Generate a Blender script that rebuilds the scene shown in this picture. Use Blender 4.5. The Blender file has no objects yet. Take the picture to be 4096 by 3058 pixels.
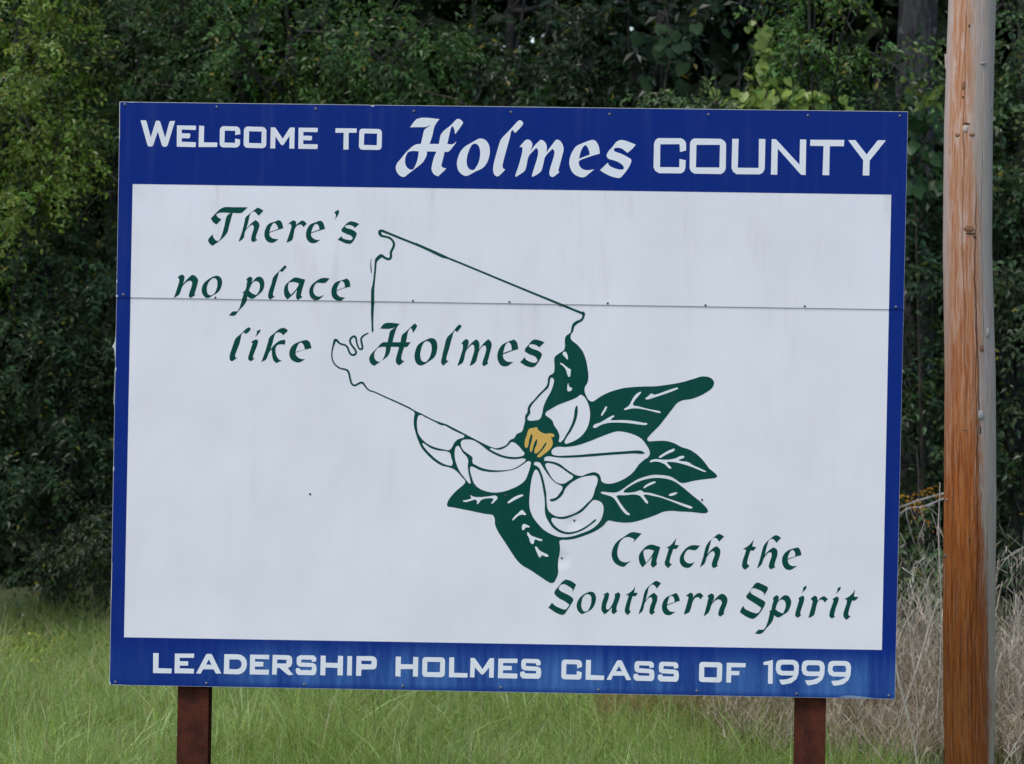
import bpy, bmesh, math, random
import numpy as np
from mathutils import Matrix, Vector

random.seed(7)
rng = np.random.default_rng(11)
scene = bpy.context.scene
col = scene.collection

# ------------------------------------------------------------------ camera
CAM_POS = np.array([0.0, -30.0, 3.0])
YAW, PITCH, ROLL = 0.00107315, 0.00410120, 0.01708188
FOC = 19350.0            # focal length in photo pixels (4096 px wide)
def cam_axes():
    f = np.array([math.sin(YAW)*math.cos(PITCH), math.cos(YAW)*math.cos(PITCH), math.sin(PITCH)])
    r = np.array([math.cos(YAW), -math.sin(YAW), 0.0])
    u = np.cross(r, f)
    return (r*math.cos(ROLL)+u*math.sin(ROLL), -r*math.sin(ROLL)+u*math.cos(ROLL), f)
CR, CU, CF = cam_axes()
cd = bpy.data.cameras.new("camera")
cam = bpy.data.objects.new("camera", cd)
col.objects.link(cam)
cam.matrix_world = Matrix(((CR[0], CU[0], -CF[0], CAM_POS[0]), (CR[1], CU[1], -CF[1], CAM_POS[1]),
                           (CR[2], CU[2], -CF[2], CAM_POS[2]), (0, 0, 0, 1)))
cd.sensor_width = 36.0
cd.lens = FOC/4096*36.0
cd.clip_start = 0.5
cd.clip_end = 2000
cd.dof.use_dof = True
cd.dof.focus_distance = 30.2
cd.dof.aperture_fstop = 2.8
scene.camera = cam

# ------------------------------------------------------------------ light
SUN_EL, SUN_AZ = math.radians(56), math.radians(-140)      # azimuth from +Y towards +X
world = bpy.data.worlds.new("World")
scene.world = world
world.use_nodes = True
wn = world.node_tree
sky = wn.nodes.new("ShaderNodeTexSky")
sky.sky_type = 'NISHITA'
sky.sun_disc = False
sky.sun_elevation = SUN_EL
sky.sun_rotation = SUN_AZ
sky.air_density = 1.0
sky.dust_density = 1.2
sky.ozone_density = 1.0
wn.links.new(sky.outputs[0], wn.nodes["Background"].inputs[0])
wn.nodes["Background"].inputs[1].default_value = 0.15
sd = bpy.data.lights.new("sun", 'SUN')
sd.energy = 1.25
sd.angle = math.radians(14)
sd.color = (1.0, 0.955, 0.90)
sun = bpy.data.objects.new("sun", sd)
col.objects.link(sun)
sdir = Vector((math.sin(SUN_AZ)*math.cos(SUN_EL), math.cos(SUN_AZ)*math.cos(SUN_EL), math.sin(SUN_EL)))
sun.rotation_euler = sdir.to_track_quat('Z', 'Y').to_euler()
scene.view_settings.view_transform = 'Standard'
scene.view_settings.look = 'None'
scene.view_settings.gamma = 1.0
scene.view_settings.use_curve_mapping = False
scene.view_settings.exposure = 0.5
scene.cycles.max_bounces = 8
scene.cycles.transparent_max_bounces = 8

# ------------------------------------------------------------------ helpers
def ray(px, py):
    return CF + CR*((px-2048.0)/FOC) + CU*(-(py-1529.0)/FOC)
def at(px, py, dist):
    """world point whose distance from the camera along +Y is dist"""
    d = ray(px, py)
    return CAM_POS + d*(dist/d[1])
def ground_z(x, y):
    x = np.asarray(x, float); y = np.asarray(y, float)
    z = np.interp(y, [-400, -29, -22, -4, 0, 1.5, 8.5, 14, 400], [1.4, 1.4, 1.2, 0.02, 0.0, 0.12, 1.13, 1.6, 6.0])
    return z + 0.03*np.sin(x*0.9+1.0)*np.cos(y*0.7)
def tag(o, label=None, cat=None, group=None, kind=None):
    if label: o['label'] = label
    if cat: o['category'] = cat
    if group: o['group'] = group
    if kind: o['kind'] = kind
    return o
def link(name, me, mat=None, parent=None):
    o = bpy.data.objects.new(name, me)
    if mat is not None and not me.materials: me.materials.append(mat)
    col.objects.link(o)
    if parent is not None: o.parent = parent
    return o
def empty(name, loc, rz=0.0):
    o = bpy.data.objects.new(name, None)
    o.location = loc; o.rotation_euler = (0, 0, rz); o.empty_display_size = 0.2
    col.objects.link(o)
    return o
def np_mesh(name, verts, faces, tint=None, smooth=False, uv=None):
    verts = np.asarray(verts, np.float32); faces = np.asarray(faces, np.int32)
    n = faces.shape[1]
    me = bpy.data.meshes.new(name)
    me.vertices.add(len(verts)); me.vertices.foreach_set("co", verts.ravel())
    me.loops.add(faces.size); me.loops.foreach_set("vertex_index", faces.ravel())
    me.polygons.add(len(faces))
    me.polygons.foreach_set("loop_start", np.arange(0, faces.size, n, dtype=np.int32))
    me.polygons.foreach_set("loop_total", np.full(len(faces), n, np.int32))
    me.polygons.foreach_set("use_smooth", np.full(len(faces), bool(smooth)))
    if tint is not None:
        a = me.color_attributes.new("tint", 'FLOAT_COLOR', 'POINT')
        t = np.ones((len(verts), 4), np.float32); t[:, :3] = tint
        a.data.foreach_set("color", t.ravel())
    me.update(calc_edges=True)
    if uv is not None:
        l = me.uv_layers.new(name="UVMap")
        l.data.foreach_set("uv", np.asarray(uv, np.float32)[faces.ravel()].ravel())
    return me
def tube(path, radii, sides=8, cap=True):
    """tapered tube along a list of points -> verts, quads (cap = last ring pinched)"""
    path = np.asarray(path, float); radii = np.asarray(radii, float)
    V = []; Q = []
    t = np.gradient(path, axis=0); t /= np.linalg.norm(t, axis=1)[:, None]+1e-9
    ref = np.array([0.0, 0.0, 1.0]) if abs(t[0][2]) < 0.9 else np.array([0.0, 1.0, 0.0])
    for i, p in enumerate(path):
        a = np.cross(t[i], ref); a /= np.linalg.norm(a)+1e-9
        b = np.cross(t[i], a)
        for k in range(sides):
            th = 2*math.pi*k/sides
            V.append(p+radii[i]*(a*math.cos(th)+b*math.sin(th)))
    for i in range(len(path)-1):
        for k in range(sides):
            k2 = (k+1) % sides
            Q.append((i*sides+k, i*sides+k2, (i+1)*sides+k2, (i+1)*sides+k))
    return np.array(V), np.array(Q)
class Acc:
    def __init__(s): s.V = []; s.F = []; s.n = 0
    def add(s, v, f):
        s.V.append(np.asarray(v, float)); s.F.append(np.asarray(f)+s.n); s.n += len(v)
    def box(s, x0, x1, y0, y1, z0, z1):
        v = [(x, y, z) for x in (x0, x1) for y in (y0, y1) for z in (z0, z1)]
        s.add(v, [(0, 1, 3, 2), (4, 6, 7, 5), (0, 4, 5, 1), (2, 3, 7, 6), (0, 2, 6, 4), (1, 5, 7, 3)])
    def mesh(s, name, **k):
        return np_mesh(name, np.concatenate(s.V), np.concatenate(s.F), **k)

# ------------------------------------------------------------------ node helpers
class NT:
    def __init__(s, name):
        s.m = bpy.data.materials.new(name); s.m.use_nodes = True
        s.t = s.m.node_tree; s.bsdf = s.t.nodes["Principled BSDF"]; s.out = s.t.nodes["Material Output"]
    def n(s, typ, **kw):
        x = s.t.nodes.new(typ)
        for k, v in kw.items(): setattr(x, k, v)
        return x
    def link(s, a, b): s.t.links.new(a, b)
    def _in(s, sock, v):
        if hasattr(v, 'is_output'): s.link(v, sock)
        else:
            if isinstance(v, tuple) and len(v) == 3 and sock.type == 'RGBA': v = (*v, 1)
            sock.default_value = v
    def math(s, op, a, b=0.0, c=0.0, clamp=False):
        x = s.n("ShaderNodeMath", operation=op, use_clamp=clamp)
        s._in(x.inputs[0], a); s._in(x.inputs[1], b); s._in(x.inputs[2], c)
        return x.outputs[0]
    def mix(s, f, a, b, blend='MIX'):
        x = s.n("ShaderNodeMix", data_type='RGBA', blend_type=blend)
        s._in(x.inputs[0], f); s._in(x.inputs[6], a); s._in(x.inputs[7], b)
        return x.outputs[2]
    def noise(s, vec, scale, detail=4, rough=0.55, dist=0.0):
        x = s.n("ShaderNodeTexNoise"); s._in(x.inputs['Vector'], vec)
        x.inputs['Scale'].default_value = scale; x.inputs['Detail'].default_value = detail
        x.inputs['Roughness'].default_value = rough; x.inputs['Distortion'].default_value = dist
        return x.outputs['Fac']
    def coord(s, which='Object'): return s.n("ShaderNodeTexCoord").outputs[which]
    def mapping(s, vec, scale=(1, 1, 1), loc=(0, 0, 0)):
        x = s.n("ShaderNodeMapping"); s._in(x.inputs[0], vec)
        x.inputs['Scale'].default_value = scale; x.inputs['Location'].default_value = loc
        return x.outputs[0]
    def sep(s, vec):
        x = s.n("ShaderNodeSeparateXYZ"); s._in(x.inputs[0], vec); return x.outputs
    def ramp(s, f, a, b, va=0.0, vb=1.0, smooth=True):
        x = s.n("ShaderNodeMapRange"); x.interpolation_type = 'SMOOTHSTEP' if smooth else 'LINEAR'
        s._in(x.inputs[0], f); x.inputs[1].default_value = a; x.inputs[2].default_value = b
        x.inputs[3].default_value = va; x.inputs[4].default_value = vb
        return x.outputs[0]
    def bump(s, h, strength=0.3, dist=0.01):
        x = s.n("ShaderNodeBump"); s._in(x.inputs['Height'], h)
        x.inputs['Strength'].default_value = strength; x.inputs['Distance'].default_value = dist
        s.link(x.outputs[0], s.bsdf.inputs['Normal'])
    def set(s, **kw):
        for k, v in kw.items(): s._in(s.bsdf.inputs[k.replace('_', ' ')], v)
        return s.m

# sign film and sheet --------------------------------------------------------
def sheet_mat():
    t = NT("white_sheet_paint"); o = t.coord()
    x, y, z = t.sep(o)
    st = t.noise(t.mapping(o, (1, 1, 0.09)), 8.0, 5, 0.65, 0.25)
    st2 = t.noise(t.mapping(o, (1, 1, 0.45)), 2.2, 4, 0.6)
    blotch = t.noise(o, 1.3, 3, 0.6)
    f = t.math('MULTIPLY', t.ramp(st, 0.5, 0.82), t.ramp(st2, 0.42, 0.66))
    # run-off is strongest under the header band and just below the seam
    near_top = t.ramp(z, SIGN_TOPW-1.0, SIGN_TOPW, 0.0, 1.0)
    near_seam = t.math('MULTIPLY', t.ramp(z, SEAM_Z-0.5, SEAM_Z), t.math('LESS_THAN', z, SEAM_Z))
    amt = t.math('ADD', 0.28, t.math('MAXIMUM', t.math('MULTIPLY', near_top, 1.0), t.math('MULTIPLY', near_seam, 0.6)))
    f = t.math('MULTIPLY', f, amt)
    c = t.mix(t.ramp(blotch, 0.3, 0.75), (0.825, 0.805, 0.825), (0.765, 0.748, 0.765))
    c = t.mix(f, c, (0.56, 0.545, 0.52))
    cloud = t.noise(t.mapping(o, (1, 1, 0.35)), 3.5, 4, 0.6)
    c = t.mix(t.math('MULTIPLY', t.ramp(cloud, 0.55, 0.80), t.math('ADD', 0.10, t.math('MULTIPLY', near_top, 0.45))), c, (0.45, 0.44, 0.41))
    spots = t.noise(o, 11, 3, 0.5)
    c = t.mix(t.ramp(spots, 0.74, 0.80, 0, 0.35), c, (0.50, 0.47, 0.43))
    fine = t.noise(o, 160, 2, 0.5)
    c = t.mix(t.ramp(fine, 0.60, 0.80, 0.0, 0.10), c, (0.55, 0.55, 0.53))
    # darker band just below the seam lap
    lap = t.math('MULTIPLY', t.ramp(z, SEAM_Z-0.028, SEAM_Z-0.001), t.math('LESS_THAN', z, SEAM_Z))
    c = t.mix(t.math('MULTIPLY', lap, 0.25), c, (0.30, 0.31, 0.30))
    warp = t.noise(t.mapping(o, (1.0, 1, 0.6)), 1.6, 2, 0.4)
    h = t.math('MULTIPLY', warp, 1.0)
    for (du, dv) in DENTS:
        d = t.n("ShaderNodeVectorMath", operation='DISTANCE')
        t.link(o, d.inputs[0]); d.inputs[1].default_value = (du, 0, dv)
        h = t.math('SUBTRACT', h, t.ramp(d.outputs[1], 0.0, 0.075, 0.32, 0.0))
    t.bump(h, 1.0, 0.02)
    return t.set(Base_Color=c, Roughness=0.42)
def film_mat(name, c1, c2, rough=0.35, fade=False, dirt=0.12):
    t = NT(name); o = t.coord(); x, y, z = t.sep(o)
    c = t.mix(t.ramp(t.noise(o, 3.0, 3), 0.3, 0.7), c1, c2)
    if fade:     # chalky run-off on the footer band, bleached in columns between the letters
        col_ = t.noise(t.mapping(o, (1, 1, 0.06)), 6.0, 2, 0.5)
        col2 = t.noise(t.mapping(o, (1, 1, 0.10), (3, 0, 0)), 26.0, 3, 0.6)
        low = t.ramp(z, SIGN_Z+0.34, SIGN_Z+0.12, 0.0, 1.0)
        low = t.math('MULTIPLY', low, t.ramp(z, SIGN_Z+0.0, SIGN_Z+0.045, 0.25, 1.0))
        side = t.ramp(x, -2.0, -1.3, 0.15, 1.0)
        f = t.math('MULTIPLY', t.math('MULTIPLY', low, side), t.math('ADD', t.ramp(col_, 0.34, 0.60, 0.18, 0.55), t.ramp(col2, 0.40, 0.70, 0.0, 0.35)))
        c = t.mix(f, c, (0.065, 0.175, 0.42))
        # scuffs along the edges of the band
        c = t.mix(t.ramp(t.noise(o, 22.0, 4, 0.7), 0.72, 0.80, 0.0, 0.35), c, (0.10, 0.16, 0.33))
    c = t.mix(t.ramp(t.noise(t.mapping(o, (1, 1, 0.05)), 14.0, 4), 0.5, 0.85, 0.0, dirt), c, (0.32, 0.36, 0.36))
    t.bump(t.noise(t.mapping(o, (1.0, 1, 0.6)), 1.6, 2, 0.4), 0.5, 0.012)
    t.bsdf.inputs['Specular IOR Level'].default_value = 0.06
    return t.set(Base_Color=c, Roughness=rough)
def metal_mat(name, c, metallic=0.6, rough=0.5):
    t = NT(name); o = t.coord()
    cc = t.mix(t.ramp(t.noise(o, 60, 3), 0.35, 0.7), c, tuple(k*0.45 for k in c))
    return t.set(Base_Color=cc, Metallic=metallic, Roughness=rough)
def rust_mat():
    t = NT("rusty_red_steel"); o = t.coord()
    n1 = t.noise(o, 7, 5, 0.65); n2 = t.noise(t.mapping(o, (1, 1, 0.25)), 40, 4, 0.6)
    c = t.mix(t.ramp(n1, 0.35, 0.68), (0.098, 0.027, 0.016), (0.048, 0.016, 0.011))
    c = t.mix(t.ramp(n2, 0.5, 0.75, 0, 0.5), c, (0.10, 0.036, 0.018))
    c = t.mix(t.ramp(t.noise(o, 22, 4, 0.7), 0.56, 0.70, 0, 0.85), c, (0.024, 0.014, 0.012))
    c = t.mix(t.ramp(t.noise(t.mapping(o, (1, 1, 0.4)), 90, 3, 0.7), 0.60, 0.72, 0, 0.6), c, (0.15, 0.055, 0.028))
    t.bump(n2, 0.35, 0.004)
    t.bsdf.inputs['Specular IOR Level'].default_value = 0.08
    return t.set(Base_Color=c, Roughness=0.8)
def leaf_mat(name, gloss=0.42, trans=0.30, back=(1.25, 1.2, 0.9), spec=0.30):
    t = NT(name)
    a = t.n("ShaderNodeAttribute"); a.attribute_name = "tint"
    g = t.n("ShaderNodeNewGeometry")
    c = t.mix(t.math('MULTIPLY', g.outputs['Backfacing'], 0.5), a.outputs['Color'], t.mix(1.0, a.outputs['Color'], back, 'MULTIPLY'))
    t.set(Base_Color=c, Roughness=gloss)
    t.bsdf.inputs['Specular IOR Level'].default_value = spec
    tr = t.n("ShaderNodeBsdfTranslucent"); t.link(t.mix(1.0, c, (1.9, 2.0, 0.75), 'MULTIPLY'), tr.inputs[0])
    mx = t.n("ShaderNodeMixShader"); mx.inputs[0].default_value = trans
    t.link(t.bsdf.outputs[0], mx.inputs[1]); t.link(tr.outputs[0], mx.inputs[2])
    t.link(mx.outputs[0], t.out.inputs[0])
    return t.m
def tint_mat(name, rough=0.8):
    t = NT(name)
    a = t.n("ShaderNodeAttribute"); a.attribute_name = "tint"
    return t.set(Base_Color=a.outputs['Color'], Roughness=rough)
def bark_mat(name="grey_bark", a=(0.050, 0.045, 0.040), b=(0.016, 0.014, 0.012), lichen=0.0):
    t = NT(name); o = t.coord()
    n1 = t.noise(t.mapping(o, (1, 1, 0.18)), 28, 5, 0.65)
    c = t.mix(t.ramp(n1, 0.35, 0.65), b, a)
    if lichen: c = t.mix(t.ramp(t.noise(o, 6, 5, 0.7), 0.60, 0.66, 0, lichen), c, (0.42, 0.42, 0.38))
    t.bump(n1, 0.8, 0.02)
    return t.set(Base_Color=c, Roughness=0.9)
def ground_mat():
    t = NT("grassy_soil"); o = t.coord()
    n = t.noise(o, 1.7, 5, 0.6); n2 = t.noise(o, 30, 4, 0.6)
    c = t.mix(t.ramp(n, 0.35, 0.65), (0.060, 0.085, 0.028), (0.085, 0.095, 0.036))
    c = t.mix(t.ramp(n2, 0.45, 0.7, 0, 0.7), c, (0.045, 0.045, 0.022))
    t.bump(n2, 0.6, 0.05)
    return t.set(Base_Color=c, Roughness=0.95)
def pole_mat():
    """UV.x = angle round the pole (0 faces the road, +1 = 90 deg right), UV.y = height in m"""
    t = NT("weathered_pole_wood")
    uv = t.coord('UV'); u, v, _ = t.sep(uv)
    g1 = t.noise(t.mapping(uv, (5.0, 0.75, 1)), 3.2, 7, 0.72, 0.35)     # broad colour streaks
    g2 = t.noise(t.mapping(uv, (17, 1.0, 1)), 4.0, 6, 0.70, 0.25)      # grain
    g3 = t.noise(t.mapping(uv, (3.0, 1.6, 1)), 2.0, 5, 0.65, 0.4)     # blotches
    g4 = t.noise(t.mapping(uv, (12, 3.2, 1)), 4.0, 5, 0.72, 0.5)
    hi = t.ramp(v, 2.1, 4.6)              # 0 near the ground .. 1 high up
    warm = t.mix(hi, (0.50, 0.150, 0.028), (0.50, 0.265, 0.145))
    deep = t.mix(hi, (0.22, 0.050, 0.012), (0.40, 0.155, 0.065))
    c = t.mix(t.ramp(g1, 0.40, 0.62), warm, deep)
    pale = t.mix(hi, (0.50, 0.24, 0.100), (0.60, 0.44, 0.36))
    c = t.mix(t.ramp(g2, 0.50, 0.72, 0, 0.75), c, pale)
    c = t.mix(t.math('MULTIPLY', t.ramp(g3, 0.48, 0.64), t.math('ADD', 0.25, t.math('MULTIPLY', hi, 0.5))), c, pale)
    c = t.mix(t.ramp(g4, 0.55, 0.72, 0, 0.65), c, deep)
    # darker oiled heartwood down the middle right of the lower half, pale flaked strips beside it
    dk = t.math('MULTIPLY', t.ramp(t.math('ADD', u, t.math('MULTIPLY', t.math('SUBTRACT', g1, 0.5), 0.9)), -0.22, 0.30), t.ramp(v, 3.9, 2.2))
    c = t.mix(t.math('MULTIPLY', dk, 0.62), c, (0.20, 0.050, 0.013))
    fl = t.math('MULTIPLY', t.ramp(t.noise(t.mapping(uv, (6.5, 0.9, 1), (4, 7, 0)), 2.6, 6, 0.72, 0.3), 0.55, 0.64), t.ramp(g2, 0.38, 0.6))
    c = t.mix(t.math('MULTIPLY', fl, t.ramp(v, 0.8, 3.0, 0.35, 0.9)), c, (0.60, 0.44, 0.35))
    dr = t.noise(t.mapping(uv, (9, 1.4, 1), (1, 3, 0)), 3.0, 6, 0.75, 0.4)
    c = t.mix(t.ramp(dr, 0.60, 0.70, 0, 0.55), c, (0.13, 0.045, 0.018))
    # silver-grey weathered side with a ragged border that wanders down the pole
    cr = t.n("ShaderNodeValToRGB"); t.link(t.math('DIVIDE', v, 6.0), cr.inputs[0]); cr.color_ramp.interpolation = 'B_SPLINE'
    tab = ((0.6, .62), (1.2, .50), (1.9, .33), (2.6, .17), (3.2, .12), (4.0, .32), (4.8, .03), (5.6, -.05))
    while len(cr.color_ramp.elements) < len(tab): cr.color_ramp.elements.new(0.5)
    for e_, (zv, ev) in zip(cr.color_ramp.elements, tab): e_.position = zv/6.0
    for e_, (zv, ev) in zip(cr.color_ramp.elements, tab): e_.color = ((ev+0.5),)*3+(1,)
    edge = t.math('SUBTRACT', cr.outputs[0], 0.5)
    gr = t.math('SUBTRACT', t.math('ADD', u, t.math('MULTIPLY', t.math('SUBTRACT', g1, 0.5), 0.75)), edge)
    gr = t.math('SUBTRACT', gr, t.math('MULTIPLY', t.math('SUBTRACT', t.noise(t.mapping(uv, (0.01, 0.6, 1)), 1.5, 3), 0.5), 0.30))
    gr = t.math('ADD', gr, t.math('MULTIPLY', t.math('SUBTRACT', g4, 0.5), 0.55))
    grey = t.mix(t.ramp(g2, 0.35, 0.68), (0.33, 0.265, 0.220), (0.58, 0.475, 0.41))
    grey = t.mix(t.ramp(g3, 0.45, 0.65, 0, 0.6), grey, (0.44, 0.355, 0.295))
    grey = t.mix(t.ramp(v, 3.4, 1.5, 0, 0.55), grey, (0.34, 0.28, 0.175))
    c = t.mix(t.ramp(gr, -0.12, 0.16), c, t.mix(t.ramp(dr, 0.58, 0.72, 0, 0.45), grey, (0.20, 0.16, 0.12)))
    # paler bleached left flank higher up
    lf = t.math('MULTIPLY', t.ramp(t.math('ADD', u, t.math('MULTIPLY', t.math('SUBTRACT', g1, 0.5), 0.5)), -0.50, -0.72), t.ramp(v, 2.4, 4.4))
    c = t.mix(t.math('MULTIPLY', lf, 0.75), c, (0.50, 0.41, 0.37))
    # drying cracks
    h = t.math('MULTIPLY', g2, 0.5)
    for (u0, amp, z0, z1, w, k) in ((0.16, 0.06, 2.4, 4.6, 0.016, 2.9), (0.10, 0.10, 1.4, 4.0, 0.010, 0.8), (-0.18, 0.05, 2.6, 5.9, 0.007, 1.3), (0.42, 0.05, 0.6, 2.4, 0.008, 1.1),
                                    (0.02, 0.06, 0.2, 2.0, 0.011, 1.7), (-0.5, 0.05, 0.0, 3.1, 0.007, 0.9), (0.33, 0.07, 3.2, 5.0, 0.006, 2.0)):
        wob = t.math('MULTIPLY', t.math('SUBTRACT', t.noise(t.mapping(uv, (0.02, 1, 1), (k, 0, 0)), k+0.7, 4), 0.5), amp*4)
        d = t.math('ABSOLUTE', t.math('SUBTRACT', u, t.math('ADD', wob, u0)))
        m = t.math('MULTIPLY', t.ramp(d, w*0.4, w*2.0, 1.0, 0.0), t.math('MULTIPLY', t.ramp(v, z0, z0+0.3), t.ramp(v, z1, z1-0.4)))
        c = t.mix(t.math('MULTIPLY', m, 0.62), c, (0.025, 0.014, 0.010))
        h = t.math('SUBTRACT', h, m)
    # small dark checks and staple holes
    vo = t.n("ShaderNodeTexVoronoi"); t.link(t.mapping(uv, (7, 1.9, 1)), vo.inputs[0]); vo.inputs['Scale'].default_value = 1.6
    c = t.mix(t.ramp(vo.outputs['Distance'], 0.020, 0.034, 0.85, 0.0), c, (0.03, 0.02, 0.016))
    t.bump(h, 0.5, 0.007)
    t.bsdf.inputs['Specular IOR Level'].default_value = 0.12
    return t.set(Base_Color=c, Roughness=0.85)

# ================================================================= SIGN
SIGN_RZ = -0.04889
SIGN_Z = 1.2
E_U = np.array([math.cos(SIGN_RZ), math.sin(SIGN_RZ), 0.0])
E_N = np.array([-math.sin(SIGN_RZ), math.cos(SIGN_RZ), 0.0])
def on_sign(px, py):
    """traced outline point -> (u, height) on the sign face, metres"""
    d = ray(px, py)
    p = CAM_POS + d*(-(CAM_POS @ E_N)/(d @ E_N))
    return (float(p @ E_U), float(p[2]))
CORN = [on_sign(*q) for q in ((437.5, 2740.5), (3580, 2797.5), (3632, 447), (480, 408))]
SEAM = [on_sign(466, 1190), on_sign(3614.6, 1238.6)]
SEAM_Z = (SEAM[0][1]+SEAM[1][1])/2
SIGN_TOPW = on_sign(2000, 760)[1]
DENTS = [on_sign(2297, 2090), on_sign(2247, 2240)]
DENTS = [(a, b) for a, b in DENTS]
UP_OFF = 0.0052      # upper sheet laps over the lower one

M_SHEET = sheet_mat()
M_BLUE = film_mat("blue_film", (0.004, 0.024, 0.195), (0.006, 0.027, 0.190), fade=True, dirt=0.05)
M_GREEN = film_mat("green_film", (0.003, 0.062, 0.046), (0.005, 0.068, 0.052), dirt=0.05)
M_GOLD = film_mat("gold_film", (0.66, 0.40, 0.09), (0.70, 0.44, 0.11))
M_WHITEF = film_mat("white_film", (0.79, 0.80, 0.82), (0.76, 0.77, 0.79), dirt=0.15)
M_CHIP_LIT = film_mat("chip_and_lit_edge", (0.62, 0.62, 0.60), (0.5, 0.5, 0.48), dirt=0.4)  # shared by chipped spots and the painted lit top edge
M_SCUFF = film_mat("scuffed_film", (0.10, 0.17, 0.33), (0.20, 0.27, 0.38), dirt=0.4)
M_RUST = rust_mat()
M_SCREW = metal_mat("dull_zinc", (0.30, 0.30, 0.29), 0.5, 0.55)
M_SCREWD = metal_mat("dark_screw", (0.13, 0.13, 0.13), 0.4, 0.6)

def contour_pts(pts, smooth):
    """optional corner-preserving smoothing of a traced closed outline"""
    p = np.asarray(pts, float)
    if not smooth: return p
    n = len(p); out = []
    d = np.roll(p, -1, 0)-p; L = np.hypot(*d.T)+1e-9
    tan = np.zeros_like(p); corner = np.zeros(n, bool)
    for i in range(n):
        a = d[i-1]/L[i-1]; b = d[i]/L[i]
        c = float(a @ b)
        if c < 0.45: corner[i] = True
        t = a*L[i]+b*L[i-1]
        tan[i] = t/(np.hypot(*t)+1e-9)
    for i in range(n):
        j = (i+1) % n; ln = L[i]
        ti = d[i]/ln if corner[i] else tan[i]
        tj = d[i]/ln if corner[j] else tan[j]
        li = min(ln, L[i-1]*1.6); lj = min(ln, L[j]*1.6)
        p0, p1, p2, p3 = p[i], p[i]+ti*li/3, p[j]-tj*lj/3, p[j]
        k = 1 if ln < 2.5 else (2 if ln < 7 else 4)
        for s in range(k):
            t = s/k
            out.append((1-t)**3*p0+3*t*(1-t)**2*p1+3*t*t*(1-t)*p2+t**3*p3)
    return np.array(out)
def film(name, contours, mat, level, parent, smooth=True, region=None):
    """thin cut film on the sign face; contours in photo pixels (after region transform)"""
    cu = bpy.data.curves.new(name, 'CURVE')
    cu.dimensions = '2D'; cu.fill_mode = 'BOTH'; cu.extrude = 0.00035
    vmin, vmax = 1e9, -1e9
    for c in contours:
        c = np.asarray(c, float)
        if region is not None:
            x0, y0, s = region
            c = np.stack([x0+c[:, 0]*s, y0+c[:, 1]*s], 1)
        c = contour_pts(c, smooth)
        w = np.array([on_sign(*q) for q in c])
        vmin = min(vmin, w[:, 1].min()); vmax = max(vmax, w[:, 1].max())
        sp = cu.splines.new('POLY'); sp.points.add(len(w)-1); sp.use_cyclic_u = True
        for k, q in enumerate(w): sp.points[k].co = (q[0], q[1], 0, 1)
    tmp = bpy.data.objects.new("tmp", cu); col.objects.link(tmp)
    dg = bpy.context.evaluated_depsgraph_get()
    me = bpy.data.meshes.new_from_object(tmp.evaluated_get(dg))
    bpy.data.objects.remove(tmp); bpy.data.curves.remove(cu)
    me.transform(Matrix.Rotation(math.pi/2, 4, 'X'))
    off = -(0.0006+level*0.001)
    crosses = vmin < SEAM_Z-0.004 and vmax > SEAM_Z+0.004
    if crosses:
        bm = bmesh.new(); parts = []
        for keep_up in (True, False):
            b = bmesh.new(); b.from_mesh(me)
            a0, a1 = SEAM
            nn = Vector((-(a1[1]-a0[1]), 0, a1[0]-a0[0]))
            bmesh.ops.bisect_plane(b, geom=b.verts[:]+b.edges[:]+b.faces[:], plane_co=(a0[0], 0, a0[1]), plane_no=nn,
                                   clear_inner=keep_up, clear_outer=not keep_up)
            bmesh.ops.translate(b, verts=b.verts[:], vec=(0, off-(UP_OFF if keep_up else 0), 0))
            m2 = bpy.data.meshes.new("t"); b.to_mesh(m2); b.free(); bm.from_mesh(m2); bpy.data.meshes.remove(m2)
        bm.to_mesh(me); bm.free()
    else:
        me.transform(Matrix.Translation((0, off-(UP_OFF if (vmin+vmax)/2 > SEAM_Z else 0), 0)))
    me.name = name
    me.materials.clear(); me.materials.append(mat)
    o = bpy.data.objects.new(name, me); col.objects.link(o); o.parent = parent
    return o
def ribbon(pts, region):
    """(x, y, width) centre line -> closed outline in photo pixels"""
    x0, y0, s = region
    p = np.array([(x0+a*s, y0+b*s) for a, b, _ in pts]); w = np.array([c*s for _, _, c in pts])
    # resample
    q = []; ww = []
    n = len(p)
    for i in range(n-1):
        a = p[i-1] if i else 2*p[0]-p[1]; b = p[i]; c = p[i+1]; d = p[i+2] if i+2 < n else 2*p[n-1]-p[n-2]
        m0 = (c-a)/2; m1 = (d-b)/2; L = np.hypot(*(c-b))
        m0 = m0/(np.hypot(*m0)+1e-9)*L; m1 = m1/(np.hypot(*m1)+1e-9)*L
        k = 3 if L < 40 else int(L/5)
        for j in range(k):
            t = j/k
            q.append((2*t**3-3*t*t+1)*b+(t**3-2*t*t+t)*m0+(-2*t**3+3*t*t)*c+(t**3-t*t)*m1)
            ww.append(w[i]*(1-t)+w[i+1]*t)
    q.append(p[-1]); ww.append(w[-1])
    q = np.array(q); ww = np.array(ww)
    t = np.gradient(q, axis=0); t /= np.hypot(*t.T)[:, None]+1e-9
    nrm = np.stack([-t[:, 1], t[:, 0]], 1)
    return q+nrm*ww[:, None]/2, q-nrm*ww[:, None]/2
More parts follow.
